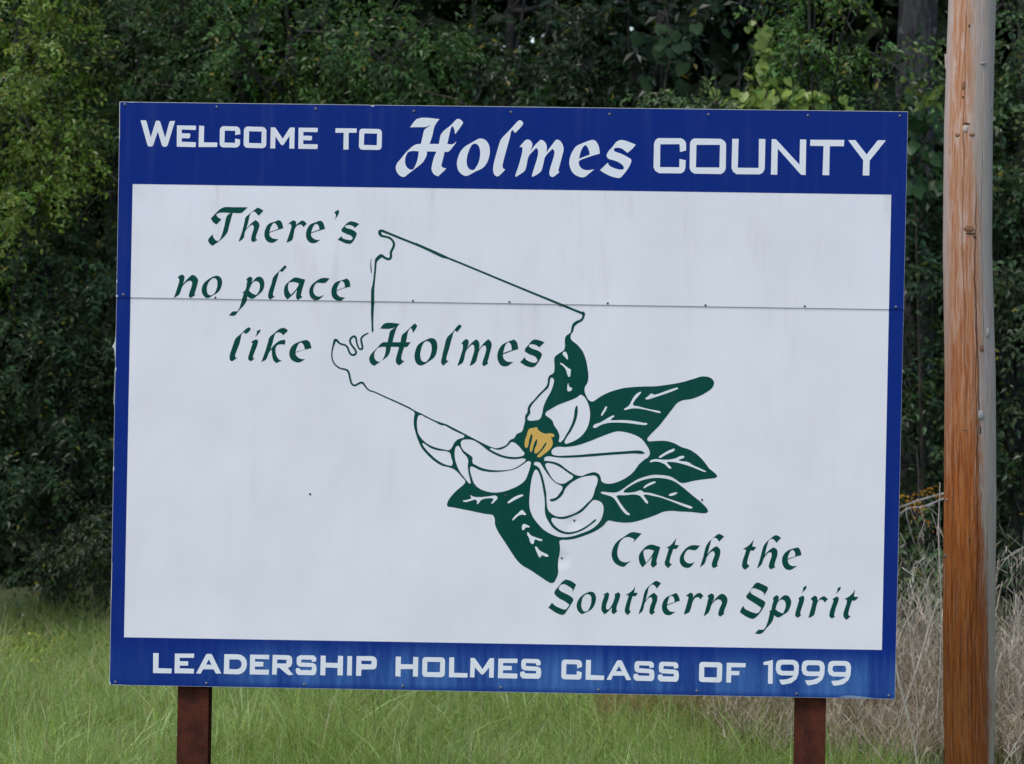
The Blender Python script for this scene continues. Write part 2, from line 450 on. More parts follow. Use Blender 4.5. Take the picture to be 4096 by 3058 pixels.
def ribbon_film(name, pts, region, mat, level, parent):
    A, B = ribbon(pts, region)
    n = len(A); V = []; F = []
    a0, a1 = SEAM
    def seam_at(u): return a0[1]+(a1[1]-a0[1])*(u-a0[0])/(a1[0]-a0[0])
    off = 0.0009+level*0.001
    for i in range(n):
        for q in (A[i], B[i]):
            u, v = on_sign(*q)
            V.append((u, -off-(UP_OFF if v > seam_at(u)-0.013 else 0), v))
    for i in range(n-1): F.append((2*i, 2*i+1, 2*i+3, 2*i+2))
    me = np_mesh(name, V, F)
    return link(name, me, mat, parent)

sign = empty("welcome_sign", (0, 0, 0), SIGN_RZ)
tag(sign, "large blue and white county welcome board with green magnolia art on two rusty posts", "sign")

def sheet(name, quad, y0, thick):
    nx, nz = 40, 24
    q = np.array(quad)
    V = []; F = []
    for j in range(nz+1):
        for i in range(nx+1):
            s, t = i/nx, j/nz
            p = (1-t)*((1-s)*q[0]+s*q[1])+t*((1-s)*q[3]+s*q[2])
            V.append((p[0], y0, p[1]))
    for j in range(nz):
        for i in range(nx):
            a = j*(nx+1)+i
            F.append((a, a+1, a+nx+2, a+nx+1))
    m = len(V)
    V += [(x, y0+thick, z) for x, _, z in V]
    F += [(a+m, d+m, c+m, b+m) for a, b, c, d in F[:nx*nz]]
    def e(i, j): return j*(nx+1)+i
    for i in range(nx):
        F.append((e(i, 0), e(i, 0)+m, e(i+1, 0)+m, e(i+1, 0))); F.append((e(i+1, nz), e(i+1, nz)+m, e(i, nz)+m, e(i, nz)))
    for j in range(nz):
        F.append((e(0, j+1), e(0, j+1)+m, e(0, j)+m, e(0, j))); F.append((e(nx, j), e(nx, j)+m, e(nx, j+1)+m, e(nx, j+1)))
    return link(name, np_mesh(name, V, F), M_SHEET, sign)
lowq = [CORN[0], CORN[1], (SEAM[1][0], SEAM[1][1]+0.03), (SEAM[0][0], SEAM[0][1]+0.03)]
sheet("sheet_panel", lowq, 0.0, 0.0045)
sheet("sheet_panel", [SEAM[0], SEAM[1], CORN[2], CORN[3]], -UP_OFF, 0.0045)

# blue border with the white field left open
film("blue_border", [[(438.7, 2739.3), (3579, 2796.3), (3613.8, 1240), (3631, 448.4), (481, 409.5), (467, 1190)],
                     [(531, 737), (3565, 779.5), (3527.6, 2600.7), (496, 2550)]], M_BLUE, 0.0, sign, smooth=False)

# ---- artwork -----------------------------------------------------------
RA = (1640, 1600, 500/2065); RB = (2060, 1240, 400/1101); RC = (2300, 1480, 580/2213)
RD = (2380, 1720, 520/2148); RE = (1760, 1900, 500/1796); RF = (2040, 1800, 440/1913)
RG = (1460, 880, 200/688); RH = (1300, 1300, 400/1652); RL = (1500, 880, 900/2213)
def cat(*secs):
    out = []
    for (x0, y0, s), pts in secs: out += [(x0+a*s, y0+b*s) for a, b in pts]
    return out
body = cat(
 (RA, [(0,128),(75,175),(190,228),(400,335),(540,385),(600,405),(700,455),(880,548),(1000,612),(1200,715),(1330,775),(1420,800),(1500,785),(1600,735),(1640,680),(1670,655),(1720,635),(1760,570),(1850,520),(1880,430),(1900,340)]),
 (RB, [(112,1170),(135,1130),(140,1080),(170,1030),(210,990),(260,930),(330,860),(355,820),(365,750),(380,725),(425,695),(435,640),(437,520),(470,490),(540,440),(550,400),(548,340),(560,290),(610,250),(622,190),(640,150),(680,120),(720,105),(740,60),(722,36),(752,16),(772,42),(770,60),(742,122),(690,152),(652,190),(640,240),(618,270),(612,300),(620,330),(680,380),(740,450),(775,530),(800,650),(808,750),(795,810),(770,850),(765,890),(785,950),(820,1000),(850,1010)]),
 (RC, [(300,470),(370,420),(480,360),(620,310),(740,280),(900,262),(1050,255),(1250,250),(1400,230),(1650,185),(1820,135),(1960,100),(2080,130),(2120,180),(2115,240),(2080,290),(1980,360),(1880,410),(1760,450),(1650,465),(1570,500),(1500,580),(1400,710),(1280,860),(1150,990),(1105,1050),(1105,1080),(1130,1092),(1250,1085),(1400,1088),(1500,1115),(1640,1185),(1740,1215),(1860,1290),(1960,1390),(2050,1510)]),
 (RD, [(1900,650),(2010,745),(2020,775),(1990,795),(1800,818),(1600,850),(1500,875),(1440,880),(1400,868),(1340,825),(1240,770),(1100,748),(960,745),(860,765),(700,820),(560,905),(440,990),(370,1028),(250,1035),(110,1022),(92,1032),(110,1052),(190,1078),(280,1108),(330,1155),(400,1260),(460,1345),(530,1405),(565,1412),(577,1390),(540,1360),(470,1280),(400,1180),(352,1095),(375,1083),(500,1080),(660,1070),(740,1092),(790,1145),(840,1208),(870,1222),(877,1195),(830,1125),(800,1080),(830,1070),(950,1090),(1100,1125),(1280,1190),(1500,1278),(1590,1302),(1612,1288),(1600,1270),(1400,1200),(1240,1145),(1060,1085),(900,1040),(800,1028),(770,1003),(740,1000),(660,1025),(560,1038),(475,1035),(478,1008),(520,970),(640,895),(800,828),(960,797),(1120,800),(1270,835),(1340,870),(1450,950),(1600,1075),(1760,1205),(1850,1300),(1868,1340),(1850,1370),(1800,1380),(1600,1360),(1400,1350),(1240,1340),(1150,1350),(1000,1410),(800,1480),(600,1530),(480,1535),(340,1520),(220,1500),(190,1520),(150,1570)]),
 (RF, [(1570,1360),(1450,1430),(1300,1490),(1150,1540),(1000,1565),(900,1568),(865,1580)]),
 (RE, [(1715,960),(1725,1050),(1715,1150),(1700,1220),(1695,1320),(1698,1410),(1670,1490),(1630,1550),(1590,1555),(1540,1530),(1420,1450),(1300,1370),(1180,1300),(1120,1245),(1050,1150),(960,1010),(880,890),(830,810),(790,710),(785,630),(765,585),(640,560),(400,510),(200,470),(110,455),(100,440),(110,390),(160,310),(240,225),(350,130),(362,105)]),
 (RA, [(905,1330),(860,1280),(780,1190),(720,1145),(640,1115),(520,1085),(400,1010),(280,900),(190,790),(130,660),(90,540),(65,430),(65,290),(75,215),(50,185),(0,155)]))
holes = [
 cat((RA, [(150,255),(190,252),(240,280),(400,360),(520,420),(570,425),(700,495),(860,570),(900,590),(890,620),(800,650),(740,700),(690,790),(650,830),(560,820),(430,790),(310,740),(190,640),(140,560),(115,430),(120,320),(135,270)])),
 cat((RA, [(215,710),(260,740),(330,790),(460,835),(600,850),(660,880),(680,950),(705,1050),(690,1090),(640,1085),(540,1050),(430,980),(330,890),(240,790),(200,725)])),
 cat((RA, [(800,755),(830,800),(870,870),(930,930),(960,990),(955,1100),(965,1200),(985,1290),(1005,1380),(985,1385),(900,1290),(820,1180),(770,1070),(740,950),(740,840),(760,775)])),
 cat((RA, [(860,670),(930,655),(1050,670),(1150,730),(1300,845),(1450,925),(1600,970),(1750,980),(1860,968),(1912,975),(1905,1005),(1800,1090),(1680,1145),(1500,1165),(1350,1160),(1200,1130),(1090,1080),(1035,1045),(1030,950),(970,900),(880,830),(840,750),(840,700)])),
 cat((RA, [(1320,800),(1350,798),(1400,815),(1470,825),(1560,795),(1640,735),(1670,700),(1720,705),(1790,760),(1860,840),(1892,885),(1880,915),(1820,938),(1700,945),(1560,925),(1440,880),(1360,840),(1325,818)])),
 cat((RA, [(1010,1100),(1060,1115),(1150,1160),(1300,1190),(1450,1192),(1600,1175),(1740,1140),(1850,1080),(1960,1010),(2000,1030),(1985,1110),(1950,1220),(1900,1330),(1820,1400),(1680,1470),(1500,1525),(1350,1530),(1220,1500),(1130,1455),(1060,1380),(1015,1260),(992,1160),(995,1115)])),
 cat((RB, [(410,745),(428,770),(420,830),(395,900),(345,990),(310,1080),(295,1160),(270,1205),(220,1218),(150,1218),(135,1200),(145,1175),(170,1130),(165,1095),(185,1050),(240,985),(310,910),(370,850),(385,780),(395,750)])),
 cat((RB, [(725,935),(755,950),(800,1020),(825,1120),(820,1220),(790,1310),(730,1390),(660,1440),(560,1478),(545,1460),(560,1420),(620,1330),(670,1220),(690,1130),(688,1060),(675,1055),(660,1090),(650,1170),(615,1280),(560,1380),(530,1430),(500,1460),(478,1450),(490,1400),(475,1340),(430,1270),(410,1220),(370,1185),(335,1155),(340,1130),(390,1095),(480,1045),(600,1000),(680,965)])),
 cat((RB, [(400,1570),(410,1540),(450,1512),(560,1510)]),
     (RC, [(0,1160),(200,1100),(400,1020),(560,960),(640,940),(760,950),(900,990),(1010,1050),(1070,1120),(1130,1220),(1142,1280),(1120,1330),(1060,1370),(980,1440)]),
     (RD, [(640,690),(520,790),(400,850),(260,890),(150,880),(110,850),(90,780),(60,730),(10,705)]),
     (RF, [(1460,388),(1350,415),(1240,455),(1150,440),(1060,390),(960,320),(860,245),(740,205),(600,190),(592,165),(610,130),(680,112),(760,125),(900,138),(1200,130),(1500,110)]),
     (RC, [(400,1310),(760,1285),(900,1278),(1030,1285),(1068,1275),(1040,1250),(990,1232),(700,1248),(300,1278),(0,1303)]),
     (RB, [(560,1605),(450,1605),(410,1590)])),
 cat((RF, [(640,232),(700,235),(800,265),(900,320),(1010,400),(1098,455),(1090,490),(1020,540),(930,590),(880,590),(800,560),(730,490),(670,390),(620,290),(615,250)])),
 cat((RF, [(430,215),(480,210),(520,225),(570,300),(650,420),(720,510),(800,580),(880,620),(915,645),(905,690),(860,760),(800,830),(740,850),(700,860),(690,875),(710,895),(760,895),(830,860),(920,770),(960,680),(1030,600),(1130,530),(1250,475),(1400,450),(1480,450),(1520,490),(1520,570),(1480,680),(1450,790),(1420,850),(1340,930),(1250,1020),(1150,1090),(1030,1140),(900,1165),(800,1155),(720,1110),(670,1060),(645,980),(635,870),(630,760),(610,640),(580,510),(540,390),(500,310),(450,275),(415,260),(415,235)])),
 cat((RF, [(450,340),(475,355),(510,420),(550,560),(580,720),(600,850),(605,950),(605,1060),(620,1150),(670,1250),(730,1340),(800,1400),(900,1450),(1010,1470),(1130,1450),(1250,1405),(1400,1310),(1500,1225),(1500,1205),(1470,1215),(1380,1290),(1250,1370),(1100,1425),(980,1430),(860,1385),(770,1310),(720,1230),(725,1185),(780,1185),(870,1205),(960,1200),(1100,1150),(1230,1090),(1310,1020),(1390,930),(1450,875),(1520,880),(1600,930),(1625,990),(1620,1100),(1590,1200),(1520,1300),(1400,1390),(1250,1450),(1100,1500),(960,1520),(850,1515),(720,1470),(600,1400),(480,1280),(400,1170),(350,1050),(335,940),(340,800),(350,680),(370,540),(400,420),(430,355)])),
]
veins = [
 (RB, [(535,465),(555,462),(575,490),(582,540),(575,550),(550,520),(525,490)]),
 (RB, [(497,585),(520,590),(570,630),(618,660),(612,690),(605,735),(590,740),(575,710),(560,660),(530,620),(497,595)]),
 (RB, [(588,808),(600,850),(625,860),(628,875),(600,898),(578,895),(575,860),(582,815)]),
 (RC, [(480,560),(492,570),(470,620),(410,705),(398,700),(400,680),(440,610),(465,565)]),
 (RC, [(1000,333),(1012,345),(960,410),(910,470),(885,525),(895,545),(950,555),(1080,590),(1290,632),(1310,645),(1300,660),(1260,655),(1080,610),(950,590),(870,590),(760,615),(745,605),(760,590),(820,550),(860,480),(900,410),(950,360)]),
 (RC, [(1565,272),(1575,285),(1560,297),(1400,360),(1250,410),(1100,455),(1075,448),(1075,435),(1110,410),(1160,365),(1180,365),(1200,380),(1260,370),(1400,320),(1540,275)]),
 (RC, [(595,697),(603,710),(560,745),(540,765),(560,772),(700,768),(880,780),(1040,808),(1100,815),(1105,830),(1080,843),(1000,838),(820,815),(640,805),(520,810),(400,840),(310,888),(280,885),(275,870),(300,835),(360,815),(440,775),(530,720),(580,698)]),
 (RC, [(1515,1205),(1528,1215),(1510,1240),(1400,1290),(1300,1345),(1278,1340),(1285,1325),(1380,1260),(1460,1220)]),
 (RC, [(1655,1315),(1672,1328),(1655,1350),(1590,1370),(1580,1380),(1620,1395),(1730,1410),(1790,1450),(1900,1500),(2000,1548),(1995,1562),(1960,1555),(1800,1490),(1650,1440),(1520,1410),(1410,1405),(1405,1420),(1440,1460),(1472,1495),(1460,1510),(1430,1500),(1380,1450),(1300,1412),(1220,1400),(1150,1412),(1140,1400),(1160,1380),(1220,1365),(1340,1372),(1450,1370),(1550,1345),(1600,1320)]),
 (RD, [(995,855),(1008,868),(980,885),(880,930),(810,970),(798,960),(820,930),(900,880),(960,858)]),
 (RD, [(1355,1035),(1362,1045),(1330,1068),(1250,1095),(1215,1085),(1230,1065),(1300,1040)]),
 (RE, [(435,290),(470,310),(560,322),(700,310),(800,300),(828,320),(820,350),(790,380),(750,418),(735,410),(760,370),(770,345),(740,338),(640,345),(590,365),(560,405),(540,425),(530,415),(535,385),(510,358),(440,375),(370,392),(330,385),(335,368),(400,358),(450,340)]),
 (RE, [(1190,285),(1200,298),(1150,325),(1060,370),(985,410),(968,405),(975,390),(1060,325),(1150,288)]),
 (RE, [(1180,505),(1200,520),(1240,570),(1230,580),(1180,572),(1130,588),(1080,630),(1045,660),(1040,645),(1070,600),(1120,555),(1160,515)]),
 (RE, [(1200,705),(1240,715),(1292,745),(1280,755),(1235,758),(1200,795),(1180,790),(1180,735)]),
 (RE, [(1250,828),(1265,825),(1300,865),(1380,900),(1470,930),(1472,945),(1440,952),(1370,930),(1355,945),(1345,990),(1320,997),(1300,975),(1280,910),(1255,860)]),
 (RE, [(1370,1025),(1390,1035),(1430,1085),(1550,1150),(1560,1170),(1540,1180),(1465,1152),(1450,1175),(1435,1190),(1420,1175),(1390,1110),(1367,1045)]),
]
film("magnolia_art", [body]+holes, M_GREEN, 0.0, sign)
for r, pts in veins: film("leaf_vein", [pts], M_WHITEF, 1.0, sign, region=r)
film("flower_centre", [[(240,1290),(255,1320),(330,1365),(390,1360),(425,1370),(435,1385),(425,1400),(395,1400),(412,1440),(415,1480),(390,1530),(320,1590),(270,1625),(245,1622),(248,1605),(290,1560),(340,1490),(350,1460),(335,1465),(290,1530),(240,1580),(215,1580),(215,1540),(240,1480),(245,1430),(235,1425),(210,1470),(190,1550),(180,1565),(165,1560),(165,1520),(185,1440),(192,1390),(185,1365),(170,1385),(155,1440),(140,1510),(125,1523),(110,1510),(108,1450),(130,1380),(160,1310),(210,1300)]], M_GOLD, 1.0, sign, region=RB)
ribbon_film("county_outline", [(1407,1381,26),(1200,1283,24),(1000,1195,22),(810,1107,20),(760,1095,22),(700,1058,24),(655,1000,30),(625,962,36),(590,956,34),(540,980,30),(485,1002,32),(440,970,30),(415,890,32),(395,800,34),(372,758,34),(330,735,28),(260,722,26),(190,680,24),(140,620,22),(115,540,22),(115,450,22),(130,370,26),(150,300,38),(166,255,46),(192,256,40),(240,305,30),(290,325,28),(340,340,30),(375,380,32),(400,450,32),(430,488,32),(468,500,34),(503,482,34),(512,445,34),(490,400,32),(450,350,32),(417,290,32),(418,240,34),(450,203,34),(487,192,34),(510,218,34),(520,270,30),(537,340,28),(565,393,28),(600,404,34),(618,380,34),(610,320,34),(597,260,32),(607,210,32),(650,170,28),(690,150,24),(720,137,12)], RH, M_GREEN, 0.3, sign)
ribbon_film("county_outline", [(105,1545,18),(103,1520,28),(102,1450,24),(100,1300,36),(105,1120,44),(108,960,44),(118,900,30),(130,800,26),(142,680,26),(148,590,28),(160,550,44),(195,515,50),(225,495,46),(260,515,34),(300,537,32),(338,538,34),(358,508,34),(357,450,32),(385,390,34),(400,335,32),(382,290,30),(340,250,30),(280,232,28),(232,222,34),(207,195,44),(205,162,44),(232,152,36),(275,167,32),(480,250,30),(688,333,30)], RG, M_GREEN, 0.3, sign)
ribbon_film("county_outline", [(395,236,25),(500,282,25),(600,328,30),(665,358,30),(722,378,18),(1000,492,18),(1400,658,19),(1800,822,22),(1950,884,22),(2044,922,24)], RL, M_GREEN, 0.6, sign)
ribbon_film("county_outline", [(87,540,8),(80,600,10),(83,660,16),(88,735,10)], RG, M_GREEN, 0.3, sign)

# ---- lettering ---------------------------------------------------------
T1 = (520,440,600/2213); T2 = (1100,440,600/2213); T3 = (1540,440,600/2213); T4 = (2060,480,600/2213)
T5 = (2560,500,600/2213); T6 = (3000,500,600/2213); T7 = (820,810,660/2213); T8 = (680,1060,760/2213)
T9 = (1460,1280,740/2213); T10 = (2420,2110,820/2213); T11 = (2180,2320,760/2213); T12 = (2920,2320,540/2213)
T13 = (590,2590,600/2213); T14 = (1100,2590,600/2213); T15 = (1560,2600,600/2213); T16 = (2160,2610,600/2213); T17 = (2760,2610,700/2213)
TI = (900,1290,600/2213)
W_, G_ = M_WHITEF, M_GREEN
def shift(c, dx, dy): return [[(a+dx, b+dy) for a, b in k] for k in c]
S1 = [[(1430,130),(1640,135),(1675,160),(1682,205),(1670,228),(1615,228),(1612,198),(1465,192),(1460,235),(1640,248),(1680,270),(1690,330),(1680,400),(1650,425),(1415,420),(1380,385),(1378,335),(1395,318),(1440,318),(1455,345),(1612,348),(1615,310),(1440,300),(1400,275),(1392,215),(1400,155)]]
N9 = [[(1140,95),(1230,95),(1320,98),(1360,120),(1378,170),(1372,270),(1345,340),(1280,390),(1175,410),(1150,400),(1128,348),(1180,346),(1230,340),(1290,315),(1310,295),(1150,292),(1105,270),(1085,220),(1088,150),(1105,110)],[(1165,155),(1145,175),(1145,215),(1165,235),(1310,237),(1318,200),(1310,165),(1290,155)]]
LET = [   # region, smooth, material, [contours]
 (T1,0,W_,[[(158,158),(236,156),(248,180),(308,408),(378,180),(390,162),(432,162),(450,185),(520,415),(582,185),(598,168),(667,165),(558,520),(540,546),(487,545),(472,520),(412,322),(345,520),(328,543),(275,543),(258,515)]]),
 (T1,0,W_,[[(695,232),(975,236),(975,290),(960,300),(765,292),(765,348),(880,350),(893,360),(888,405),(875,422),(765,420),(765,472),(965,480),(975,490),(970,545),(960,552),(692,545)]]),
 (T1,0,W_,[[(1022,235),(1096,240),(1090,482),(1285,485),(1292,495),(1285,550),(1012,550)]]),
 (T1,0,W_,[[(1375,243),(1580,248),(1610,265),(1628,300),(1630,360),(1555,375),(1555,312),(1400,308),(1395,485),(1550,490),(1552,425),(1625,440),(1625,505),(1610,535),(1575,558),(1370,555),(1340,540),(1325,510),(1328,290),(1345,258)]]),
 (T1,0,W_,[[(1730,248),(1960,255),(1998,272),(2015,305),(2012,515),(1998,550),(1960,568),(1725,562),(1695,548),(1678,515),(1682,295),(1700,262)],[(1758,318),(1755,490),(1940,496),(1945,322)]]),
 (T2,0,W_,[[(-61,262),(-4,260),(12,272),(115,430),(215,272),(235,262),(292,264),(286,575),(214,572),(216,385),(128,516),(105,525),(85,510),(8,392),(4,572),(-69,570)]]),
 (T2,0,W_,[[(350,265),(632,268),(632,320),(618,332),(420,327),(418,382),(538,386),(548,398),(545,440),(532,453),(418,450),(418,508),(620,510),(632,518),(628,572),(618,580),(345,576)]]),
 (T2,0,W_,[[(895,273),(1208,277),(1205,340),(1088,340),(1085,588),(1010,588),(1015,340),(892,340)]]),
 (T2,0,W_,[[(1285,280),(1530,285),(1560,298),(1578,330),(1575,550),(1558,582),(1525,594),(1285,590),(1255,578),(1240,545),(1245,320),(1258,292)],[(1318,350),(1312,520),(1503,525),(1508,352)]]),
 (T3,1,W_,[[(468,138),(805,140),(760,195),(730,250),(700,380),(658,505),(797,505),(820,380),(832,355),(870,310),(960,240),(1060,140),(1085,135),(1130,160),(1152,195),(1135,225),(1045,350),(1032,358),(1028,310),(1010,260),(995,240),(975,270),(950,370),(920,505),(1005,508),(1052,468),(1045,490),(1000,550),(950,610),(930,622),(880,622),(862,700),(838,800),(835,835),(860,855),(905,865),(890,885),(785,982),(740,965),(700,920),(688,880),(700,790),(725,700),(760,618),(622,615),(612,680),(580,745),(555,780),(470,850),(340,950),(280,992),(225,975),(175,915),(160,860),(175,800),(230,730),(330,610),(440,520),(480,508),(530,506),(555,400),(585,295),(620,265),(690,222),(640,240),(600,255),(395,258),(370,263)],[(500,615),(480,740),(450,820),(415,880),(380,885),(330,855),(300,790),(300,720),(320,660),(345,625),(400,610)]]),
 (T3,1,W_,[[(1410,425),(1460,435),(1520,490),(1545,570),(1545,650),(1520,750),(1465,840),(1330,915),(1190,978),(1130,950),(1080,890),(1062,800),(1080,700),(1120,610),(1180,545),(1290,480),(1380,430)],[(1325,500),(1370,520),(1400,580),(1405,660),(1390,750),(1350,840),(1305,890),(1260,885),(1220,840),(1205,780),(1215,680),(1245,590),(1290,515)]]),
 (T3,1,W_,[[(1985,155),(2025,175),(2038,205),(2010,250),(1925,340),(1910,335),(1890,300),(1870,305),(1840,420),(1790,600),(1745,770),(1735,820),(1745,865),(1775,882),(1750,910),(1660,985),(1625,970),(1598,910),(1600,830),(1630,700),(1670,560),(1705,450),(1730,415),(1850,290),(1960,170)]]),
 (T4,1,W_,[[(185,292),(230,310),(255,350),(245,420),(218,485),(300,370),(380,295),(420,310),(460,360),(470,430),(458,490),(540,380),(615,293),(650,300),(700,360),(718,430),(700,520),(660,670),(645,730),(640,755),(658,772),(560,845),(530,838),(508,800),(515,740),(550,620),(580,510),(580,460),(555,430),(520,460),(445,550),(415,670),(385,760),(255,845),(250,830),(290,690),(330,560),(342,490),(335,440),(315,415),(270,460),(205,535),(170,680),(150,745),(15,843),(5,830),(60,660),(100,510),(112,440),(105,400),(65,405),(110,350),(160,300)]]),
 (T4,1,W_,[[(1150,298),(1185,310),(1235,390),(1252,500),(1100,545),(945,610),(940,640),(965,700),(1010,735),(1080,745),(1170,730),(1100,790),(1010,850),(930,835),(860,790),(815,710),(802,620),(820,530),(860,450),(900,395),(1000,345)],[(1035,372),(1060,390),(1090,450),(1105,515),(945,575),(965,490),(1000,410)]]),
 (T4,1,W_,[[(1545,303),(1620,308),(1700,335),(1783,368),(1730,430),(1660,490),(1640,475),(1590,435),(1530,415),(1475,420),(1455,440),(1470,465),(1560,500),(1650,545),(1715,590),(1715,620),(1680,700),(1600,810),(1550,857),(1470,850),(1360,810),(1255,745),(1300,700),(1370,635),(1390,675),(1440,705),(1540,735),(1590,735),(1610,715),(1595,680),(1540,635),(1460,600),(1370,570),(1352,530),(1370,480),(1440,400),(1500,325)]]),
 (T5,0,W_,[[(265,198),(600,200),(635,212),(665,240),(680,280),(680,380),(590,403),(585,288),(300,288),(295,625),(580,628),(582,505),(675,525),(670,640),(650,690),(605,718),(280,715),(225,680),(200,630),(207,280),(225,230)]]),
 (T5,0,W_,[[(800,203),(1190,208),(1240,235),(1270,280),(1265,650),(1240,700),(1195,728),(800,722),(755,690),(732,640),(738,270),(760,225)],[(833,297),(825,630),(1172,632),(1180,298)]]),
 (T5,0,W_,[[(1362,208),(1455,210),(1442,635),(1750,638),(1755,210),(1850,212),(1840,650),(1815,705),(1765,733),(1425,730),(1375,695),(1350,640)]]),
 (T6,0,W_,[[(320,213),(375,213),(395,228),(730,590),(738,217),(830,220),(820,742),(760,740),(745,730),(410,352),(402,738),(308,735)]]),
 (T6,0,W_,[[(890,222),(1390,225),(1385,318),(1177,316),(1168,745),(1070,743),(1085,315),(888,312)]]),
 (T6,0,W_,[[(1448,228),(1555,228),(1720,440),(1885,230),(2003,230),(1990,250),(1765,530),(1760,750),(1662,748),(1670,525)]]),
 # slogan
 (T7,1,G_,[[(240,72),(380,66),(575,68),(540,100),(495,140),(372,143),(352,215),(322,330),(303,400),(262,458),(180,530),(100,585),(60,550),(42,512),(102,430),(115,470),(148,512),(178,520),(200,500),(230,430),(265,300),(298,180),(345,145),(290,140),(190,143),(150,163),(163,188),(190,212),(222,230),(155,300),(110,268),(80,218),(142,150)]]),
 (T7,1,G_,[[(708,75),(750,90),(785,115),(720,182),(700,160),(665,125),(640,127),(608,160),(585,250),(555,355),(630,275),(678,238),(710,260),(732,300),(722,350),(690,440),(680,490),(705,503),(650,537),(622,515),(625,460),(650,370),(655,325),(632,300),(600,320),(540,390),(518,480),(460,528),(455,520),(490,420),(530,270),(545,205),(600,155),(680,90)]]),
 (T7,1,G_,[[(1005,242),(1030,270),(1052,350),(960,375),(865,410),(868,445),(900,480),(985,497),(915,542),(860,538),(815,500),(797,430),(815,350),(855,290),(930,262)],[(935,275),(960,300),(985,355),(865,400),(885,330),(910,290)]]),
 (T7,1,G_,[[(1190,243),(1220,260),(1222,305),(1270,265),(1310,245),(1340,260),(1365,290),(1320,335),(1300,305),(1265,300),(1230,320),(1205,360),(1185,460),(1170,505),(1095,542),(1100,520),(1140,400),(1160,320),(1150,290),(1115,295),(1160,255)]]),
 (T7,1,G_,[[(1560,250),(1585,275),(1612,358),(1520,385),(1425,415),(1425,450),(1455,485),(1500,505),(1548,503),(1470,548),(1410,540),(1370,500),(1355,430),(1375,350),(1410,300),(1480,270)],[(1492,290),(1520,310),(1538,365),(1425,405),(1445,340),(1470,300)]]),
 (T7,1,G_,[[(1790,97),(1798,135),(1780,180),(1735,235),(1755,190),(1750,155),(1733,138)]]),
 (T7,1,G_,[[(1950,257),(2010,265),(2070,292),(2010,345),(1985,320),(1930,305),(1890,312),(1875,325),(1900,345),(1990,375),(2035,420),(2020,470),(1950,557),(1895,552),(1780,502),(1830,455),(1845,480),(1900,500),(1965,505),(1985,480),(1960,450),(1890,420),(1835,390),(1830,370),(1860,330),(1920,270)]]),
 (T8,1,G_,[[(140,115),(165,128),(165,180),(150,225),(220,150),(265,118),(300,135),(328,175),(320,225),(290,330),(283,345),(300,350),(240,388),(222,370),(225,335),(255,240),(258,205),(235,183),(205,195),(150,245),(125,310),(110,345),(45,387),(50,375),(85,270),(108,190),(105,160),(88,152),(115,125)]]),
 (T8,1,G_,[[(545,127),(585,142),(608,190),(600,250),(570,310),(500,358),(430,388),(395,365),(372,320),(375,260),(400,210),(440,175),(500,140)],[(525,157),(545,175),(553,220),(540,290),(505,345),(465,355),(440,335),(430,290),(440,230),(470,180),(500,158)]]),
 (T8,1,G_,[[(935,138),(962,155),(952,210),(990,165),(1025,140),(1065,145),(1095,185),(1100,235),(1080,300),(1030,350),(950,398),(915,380),(900,370),(895,410),(870,460),(800,535),(750,592),(685,590),(735,543),(785,540),(805,510),(840,400),(860,330),(840,325),(875,300),(895,220),(900,185),(888,175),(910,150)],[(1005,190),(1035,205),(1048,250),(1035,310),(1005,352),(960,335),(920,300),(935,260),(960,215),(985,193)]]),
 (T8,1,G_,[[(1340,5),(1362,25),(1305,88),(1290,75),(1272,78),(1250,160),(1215,280),(1200,345),(1205,365),(1222,370),(1165,408),(1145,380),(1150,320),(1180,230),(1205,145),(1270,75)]]),
 (T8,1,G_,[[(1445,150),(1575,173),(1560,225),(1535,310),(1525,360),(1545,373),(1490,412),(1470,385),(1475,320),(1480,290),(1440,340),(1368,405),(1340,370),(1328,300),(1340,245),(1400,185)],[(1385,208),(1440,200),(1505,218),(1480,270),(1410,350),(1385,310),(1375,250)]]),
 (T8,1,G_,[[(1770,155),(1862,158),(1810,210),(1710,212),(1685,240),(1670,300),(1685,345),(1720,370),(1795,352),(1720,412),(1670,408),(1635,370),(1622,310),(1640,250),(1690,200)]]),
 (T8,1,G_,[[(2062,160),(2090,190),(2102,255),(2020,275),(1942,305),(1945,335),(1975,370),(2040,382),(1985,420),(1930,410),(1890,370),(1880,310),(1900,240),(1930,205),(2000,180)],[(2000,185),(2025,205),(2040,260),(1940,298),(1955,250),(1980,205)]]),
 (TI,1,G_,[[(355,72),(382,95),(360,130),(305,175),(285,150),(265,155),(245,180),(215,310),(165,440),(150,490),(155,520),(180,525),(105,578),(75,560),(68,500),(100,390),(140,275),(155,240),(240,165),(320,90)]]),
 (TI,1,G_,[[(528,103),(515,140),(490,175),(445,215),(470,160),(468,130)],[(460,253),(485,270),(480,320),(440,430),(415,500),(415,530),(438,535),(380,578),(342,545),(350,490),(385,380),(408,310),(385,293),(430,262)]]),
 (TI,1,G_,[[(858,82),(900,95),(930,125),(858,192),(835,165),(790,148),(745,165),(725,210),(700,310),(668,400),(740,320),(800,275),(885,255),(890,290),(882,330),(820,325),(770,340),(750,370),(748,450),(770,515),(805,555),(840,565),(755,603),(715,560),(695,490),(690,430),(688,400),(650,445),(625,510),(605,550),(535,582),(545,560),(590,440),(635,290),(655,225),(720,165),(810,95)]]),
 (TI,1,G_,[[(1210,262),(1245,285),(1278,380),(1160,410),(1040,447),(1045,480),(1080,520),(1130,542),(1183,543),(1090,593),(1030,582),(970,540),(948,470),(965,390),(1010,330),(1090,290)],[(1120,300),(1150,320),(1180,400),(1040,438),(1060,370),(1095,310)]]),
